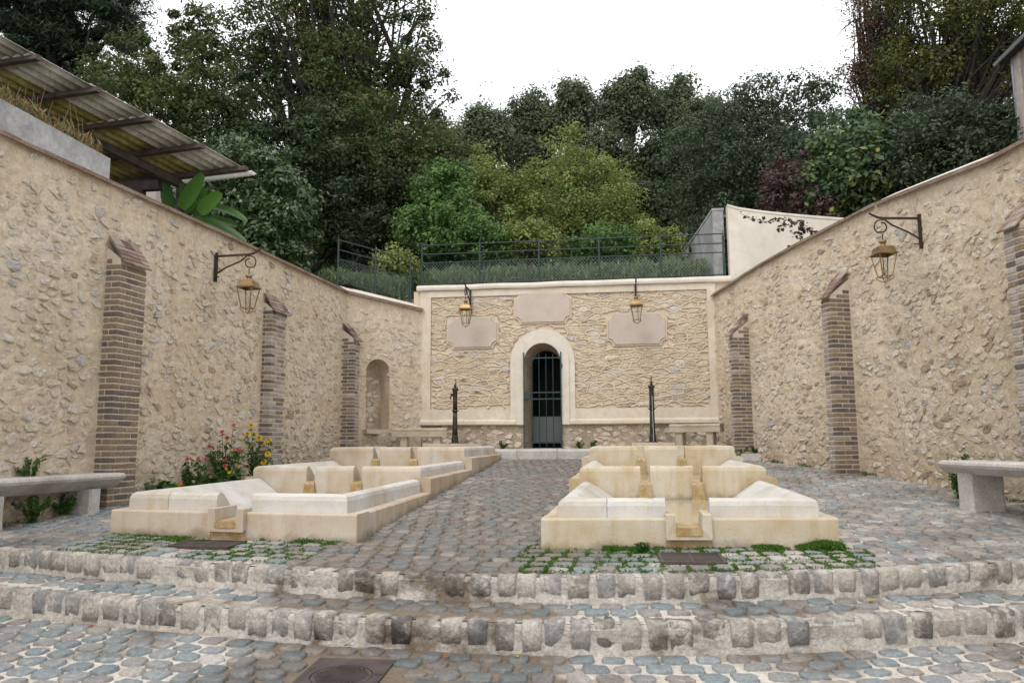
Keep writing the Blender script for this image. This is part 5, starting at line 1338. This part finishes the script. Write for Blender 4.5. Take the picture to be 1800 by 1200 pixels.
dk = at(1226, 455, 17.3); dt = thing('dock_plant', 'rusty red dock stalks before the grey concrete wall', 'plant', (dk.x, dk.y, 4.0)); mb = MB(); Cd = []
for k_ in range(5):
    e_ = Vector((dk.x+jit(.14), dk.y+jit(.1), 4.0+random.uniform(.6, .95))); b_0 = Vector((dk.x+jit(.04), dk.y+jit(.04), 3.95)); mb.tube([b_0, e_], [.008, .004], 5, .5)
    for _ in range(90): f_ = random.random()*.75+.25; p_ = b_0.lerp(e_, f_); Cd.append((p_.x+jit(.035), p_.y+jit(.035), p_.z+jit(.02)))
mb.build('stems', 'leaf_rust', dt, org=dt.location); leaves_mesh('seed_heads', Cd, .04, 'leaf_rust', RNG.uniform(.2, .8, len(Cd)), dt, dt.location, .6)
# banana plant
bp = at(352, 405, 13.0); bn = thing('banana_plant', 'bright green banana plant under the canopy gutter', 'plant', (bp.x, bp.y, 3.6))
def blade(name, mat, parent, org, a, b2, wid, sag, tint, face, n_=10, ragged=0.):
    a, b2, face = Vector(a), Vector(b2), Vector(face).normalized(); d = b2-a; side = d.cross(face).normalized(); vs = []; fs = []
    for i in range(n_+1):
        f = i/n_; p = a+d*f + Vector((0, 0, -sag*f*f + sag*.5*f)); w = wid*math.sin(math.pi*min(1, (f*.90+.07)))**.40*(1-.20*f)
        w *= 1-ragged*(i % 2); fold = face*(.16*w)
        vs += [p-side*w*.5+fold, p-side*w*.25+fold*.3, p, p+side*w*.25+fold*.3, p+side*w*.5+fold]
    for i in range(n_):
        for j in range(4): fs.append((i*5+j, i*5+j+1, i*5+5+j+1, i*5+5+j))
    return MB().add(vs, fs, tint).build(name, mat, parent, org=org, smooth=True)
tocam = (CAM-bp).normalized()
for (x0, y0, x1, y1, wd, sg_, tt, fc, wdd) in ((318, 366, 356, 306, .27, .0, .85, (0, 0, 0), 0), (350, 374, 388, 336, .26, .05, .95, (.1, 0, .2), 0), (376, 366, 434, 380, .20, .18, .45, (0, 0, .9), .1), (345, 380, 432, 420, .22, .1, .35, (0, 0, .8), .05),
        (300, 372, 290, 318, .24, 0, .2, (-.3, 0, 0), .2), (330, 375, 318, 322, .2, 0, .25, (.6, 0, 0), .15), (340, 380, 372, 350, .22, .05, .3, (.3, 0, .5), .25), (355, 385, 418, 392, .2, .12, .4, (.0, 0, .7), .3), (330, 372, 362, 330, .2, .05, .35, (.5, 0, .3), .4), (362, 392, 398, 404, .18, .1, .5, (0, 0, .8), .1)):
    a, b2 = at(x0, y0, 13.0+wdd), at(x1, y1, 12.85+wdd)
    blade('leaf', 'leaf_banana', bn, bn.location, a, b2, wd, sg_, tt, tocam+Vector(fc), 12, .06)
MB().tube([(bp.x, bp.y, 3.4), (bp.x-.05, bp.y, 4.0), (bp.x-.1, bp.y, 4.4)], [.09, .07, .05], 8, .4).build('stem', 'leaf_banana', bn, org=bn.location)

# creeper hanging over the cream wall
vn = thing('creeper', 'dark red creeper hanging over the top of the cream wall', 'climber', (3.6, 15.6, 5.0)); Cv = []; mb = MB()
for path in ([(1302, 376), (1330, 386), (1352, 391), (1372, 386), (1400, 390), (1420, 398)], [(1368, 404), (1385, 396), (1398, 392)], [(1405, 392), (1412, 410), (1410, 428), (1398, 440), (1388, 438)], [(1392, 410), (1404, 416), (1415, 402), (1432, 408)]):
    p3 = [at(x, y, 15.15 if x < 1390 else 14.6) for x, y in path]; mb.tube(p3, .004, 4, .3)
    for p, q in zip(p3, p3[1:]):
        for _ in range(13): r_ = p.lerp(q, random.random()); Cv.append((r_.x+jit(.05), r_.y+jit(.03), r_.z+jit(.06)))
mb.build('stem', 'bark', vn, org=vn.location)
leaves_mesh('leaves', Cv, .09, 'leaf_purple', RNG.uniform(0, 1, len(Cv)), vn, vn.location, .7)

# flowering plants by the left wall
def flower_head(parent, org, p, r_, mat, face):
    face = Vector(face).normalized(); a = face.orthogonal().normalized(); b2 = face.cross(a); p = Vector(p); m2 = MB()
    for ring, (rr, n_, lift) in enumerate(((1.0, 10, .0), (.68, 8, .25))):
        for k in range(n_):
            t = 2*math.pi*(k+.5*ring)/n_; d = a*math.cos(t)+b2*math.sin(t); s = face.cross(d)
            m2.add([p, p+d*r_*.6*rr-s*r_*.22+face*r_*lift, p+d*r_*rr+face*r_*lift*.8, p+d*r_*.6*rr+s*r_*.22+face*r_*lift], [(0, 1, 2, 3)], random.random())
    o = m2.build('flower', mat, parent, org=org)
    MB().lathe([(r_*.30, 0), (r_*.26, r_*.3), (r_*.05, r_*.4)], n=7).build('flower_centre', 'flower_eye', o, org=(0, 0, 0), loc=p-Vector(org)+face*r_*.1)
def plant(label, x, y, spread, h, nst, heads, lmat='herb', lsize=.09, nl=260, aspect=.4, name='flowering_plant', group='flowers along the left wall', cat='plant', zb=None):
    z = zc(y) if zb is None else zb; th = thing(name, label, cat, (x, y, z), 0, group); org = th.location; mb = MB(); C_ = []
    tips = []
    for k in range(nst):
        hx_, hy_ = jit(spread), jit(spread*.5); hh = h*random.uniform(.55, 1)
        pts_ = [(x+hx_*.3, y+hy_*.3, z-.02), (x+hx_*.7, y+hy_*.7, z+hh*.5), (x+hx_, y+hy_, z+hh)]
        mb.tube(pts_, [.006, .005, .003], 5, .4); tips.append(pts_)
    for (hx_, hz, r_, mt) in heads:
        top = Vector((x+hx_, y-.06+jit(.05), z+hz)); mb.tube([(x+hx_*.4, y, z), (x+hx_*.8, y-.02, z+hz*.6), top], [.005, .004, .003], 5, .5); tips.append([(x+hx_*.4, y, z), (x+hx_*.8, y, z+hz*.6), tuple(top-Vector((0, 0, .05)))])
        flower_head(th, org, top, r_, mt, (.15+jit(.3), -.8, .55+jit(.25)))
    for _ in range(nl):
        t_ = random.choice(tips); f = random.random()
        p = Vector(t_[0]).lerp(Vector(t_[1]), f*2) if f < .5 else Vector(t_[1]).lerp(Vector(t_[2]), f*2-1)
        C_.append((p.x+jit(.07), p.y+jit(.06), p.z+jit(.03)))
    mb.build('stems', lmat, th, org=org)
    leaves_mesh('leaves', C_, lsize, lmat, RNG.uniform(0, 1, len(C_)), th, org, aspect, .3)
Yf = 10.9
plant('tall zinnia plant with coral and pink flowers before the left wall', -5.32, 10.05, .20, .62, 12, [(.15, .83, .036, 'petal_coral'), (.02, .74, .036, 'petal_pink'), (.07, .66, .036, 'petal_coral'), (-.14, .55, .034, 'petal_pink'), (.17, .50, .03, 'petal_orange'), (.23, .50, .03, 'petal_pink'), (.30, .50, .026, 'petal_coral'), (.05, .36, .03, 'petal_pink'), (.09, .29, .034, 'petal_pink')], nl=420)
plant('bushy plant with bright yellow flowers before the brick pier', -5.14, 10.70, .16, .62, 14, [(-.07, .80, 0.052, 'petal_yellow'), (-.11, .68, 0.049, 'petal_yellow'), (-.05, .68, 0.049, 'petal_yellow'), (.03, .62, 0.060, 'petal_yellow'), (.16, .57, 0.057, 'petal_yellow'), (.21, .59, 0.049, 'petal_yellow'), (.20, .40, 0.052, 'petal_yellow'), (.14, .29, 0.057, 'petal_yellow'), (-.10, .52, 0.039, 'petal_yellow')], nl=460, lsize=.075)
plant('low zinnia plant with small pink flowers left of the tall one', -5.42, 9.50, .14, .34, 9, [(-.04, .42, .034, 'petal_pink'), (.10, .43, .03, 'petal_pink'), (.22, .42, .03, 'petal_pink'), (-.10, .10, .03, 'petal_orange')], nl=260)
plant('low leafy plant with orange blossoms behind the nearest left basin', -5.40, 8.95, .22, .20, 12, [(.16, .16, .036, 'petal_orange'), (.30, .11, .036, 'petal_orange'), (-.08, .20, .02, 'petal_yellow')], nl=330, lsize=.12, aspect=.6)
plant('spreading plant with tiny yellow flowers between the zinnias and the basin', -5.22, 9.85, .32, .24, 14, [(.10, .27, .02, 'petal_yellow'), (.16, .22, .024, 'petal_yellow'), (.2, .18, .024, 'petal_yellow'), (-.1, .16, .02, 'petal_yellow'), (.28, .29, .02, 'petal_yellow'), (.13, .12, .02, 'petal_yellow'), (-.28, .14, .024, 'petal_orange')], nl=460, lsize=.085, aspect=.5)
def fern(label, x, y, z, h, n_, spread, mat='herb', group='weeds at the foot of the walls', lean=(0, 0)):
    th = thing('weed', label, 'plant', (x, y, z), 0, group); org = th.location; C_ = []; mb = MB()
    for k in range(n_):
        a = random.uniform(0, 6.28); l_ = spread*random.uniform(.4, 1); hh = h*random.uniform(.5, 1)
        p0_, p1_ = Vector((x, y, z-.02)), Vector((x+math.cos(a)*l_+lean[0], y+math.sin(a)*l_*.7+lean[1], z+hh)); mid = p0_.lerp(p1_, .5)+Vector((0, 0, hh*.2))
        mb.tube([p0_, mid, p1_], [.004, .003, .0015], 4, .4)
        for f in np.linspace(.15, 1, 12):
            q = p0_.lerp(mid, f*2) if f < .5 else mid.lerp(p1_, f*2-1)
            for _ in range(2): C_.append((q.x+jit(.02), q.y+jit(.02), q.z+jit(.015)))
    mb.build('stems', mat, th, org=org); leaves_mesh('leaves', C_, .055, mat, RNG.uniform(.2, 1, len(C_)), th, org, .45, .3)
fern('feathery weed rising behind the left front bench', -5.62, 6.92, .45, .34, 10, .20)
fern('green weed growing under the left front bench', -5.55, 6.9, .11, .26, 14, .20); fern('small green weed under the right half of the left front bench', -5.56, 7.35, .13, .22, 12, .14)
fern('leafy weed behind the end of the right front bench', 3.55, 9.05, .20, .50, 16, .17)
fern('low weed under the right front bench', 3.78, 9.0, .2, .12, 8, .1)
fern('weed at the foot of the farthest right pier', 2.12, 14.55, .52, .26, 12, .13); fern('small weed on the stone block by the right wall', 2.36, 14.5, .62, .14, 8, .08); fern('weed just right of the stone block by the right wall', 2.58, 14.25, .48, .20, 10, .12)
fern('little weed on the platform left of the gate', -2.35, 15.72, PZ, .16, 7, .10); fern('little weed on the platform right of the gate', -.80, 15.72, PZ, .15, 7, .09); fern('tiny weed right of the gate below the plaque', -.55, 15.72, PZ, .16, 7, .08)
fern('weed in the joint between the left basin and the brick pier', -5.35, 8.5, .18, .30, 8, .08, 'greyherb')
fern('weed with broad leaves beside the right spout', .15, 5.84, .04, .08, 5, .06)
fern('weed behind the middle left basin', -4.98, 11.4, .33, .2, 9, .16)

# moss and grass in the joints before the spouts
Pm = []; 
def moss_w(x, y):
    a = max(0, 1-abs(x-.5)/1.25)*(1 if ue(x)+.02 < y else 0)
    b2 = max(0, 1-abs(x+3.1)/1.1)
    k = .9 if -.7 < x < 1.65 else (.55 if -4.3 < x < -2.3 else 0)
    return k*(.55+.9*nz(x*2.2, y*2.6, 8))
for (x, y, sx, sy) in COURT_JOINTS:
    yf = 6.0 if x > -1.3 else 6.2
    if y > yf+.1: continue
    w = moss_w(x, y)
    if w <= 0.08: continue
    for _ in range(int(230*w)):
        s_ = random.choice((-1, 1))
        if random.random() < .6: q = (x+jit(sx*.6), y+s_*(sy*.5+.012+jit(.012)))
        else: q = (x+s_*(sx*.5+.010+jit(.012)), y+jit(sy*.6))
        if in_iron(*q, -.01): continue
        Pm.append((q[0], q[1], zc(q[1])+.006+random.random()*.016))
scatter_stuff('moss_in_joints', Pm, .024, 'moss', .35, .2, -.6)
Pg = []
def edge_grass(xa, ya, xb, yb, n_, hh):
    for _ in range(n_):
        f = random.random(); x, y = xa+(xb-xa)*f, ya+(yb-ya)*f
        k = nz(x*3.1, 2.0)
        if k < -.12: continue
        y -= random.random()**2*.10; Pg.append((x, y, zc(y)+random.random()*hh*(.4+k)))
edge_grass(-.15, 5.95, .30, 5.99, 1800, .06); edge_grass(.70, 6.02, 1.58, 6.12, 7000, .08); edge_grass(-4.3, 6.34, -3.5, 6.24, 500, .02); edge_grass(-2.9, 6.16, -2.2, 6.07, 800, .05); edge_grass(-3.75, 6.18, -3.3, 6.1, 900, .03)
scatter_stuff('grass_tufts', Pg, .05, 'moss', .16, -.2, -2.0)
Pg = []
for sg, zf in ((SLm, None), (SRa, None), (SRb, None)):
    for _ in range(1100):
        a = random.random()*sg.L; q = sg.to3(a, 0, .01+abs(random.gauss(0, .03)))
        if nz(a*1.7, 3.3) < .12: continue
        Pg.append((q[0], q[1], zc(q[1])+random.random()*.05))
scatter_stuff('wall_foot_weeds', Pg, .05, 'herb', .2, -.2, -1.5)

# fallen leaves
for (x, y, off, mt, lab) in ((-3.42, 4.86, -.335, 'leaf_fallen', 'orange fallen leaf on the lower paving at the left'), (-1.0, 4.50, -.335, 'leaf_fallen', 'reddish fallen leaf below the lower step right of the manhole'), (-.60, 4.52, -.335, 'leaf_fallen', 'yellow fallen leaf below the lower step'),
        (1.5, 5.24, -.165, 'leaf_fallen', 'yellow fallen leaf on the step tread at the right'), (2.35, 13.0, 0, 'leaf_fallen', 'yellow fallen leaf on the paving near the right wall'), (-1.62, 4.62, -.335, 'leaf_fallen', 'curled brown leaf against the lower step above the manhole')):
    z = zc(y)+off+.022; a = random.random()*6; d = Vector((math.cos(a), math.sin(a), 0)); s = Vector((-d.y, d.x, 0)); c = Vector((x, y, z)); l_ = .032
    m2 = MB().add([c-d*l_, c-s*l_*.45+Vector((0, 0, .006)), c+d*l_*1.1+Vector((0, 0, .004)), c+s*l_*.45+Vector((0, 0, .007)), c], [(0, 1, 4), (1, 2, 4), (2, 3, 4), (3, 0, 4)], 1.0 if 'yellow' in lab else (.5 if 'brown' in lab else 0.0))
    tag(m2.build('fallen_leaf', mt), lab, 'leaf', 'fallen leaves on the paving')
print('objects', len(bpy.data.objects))
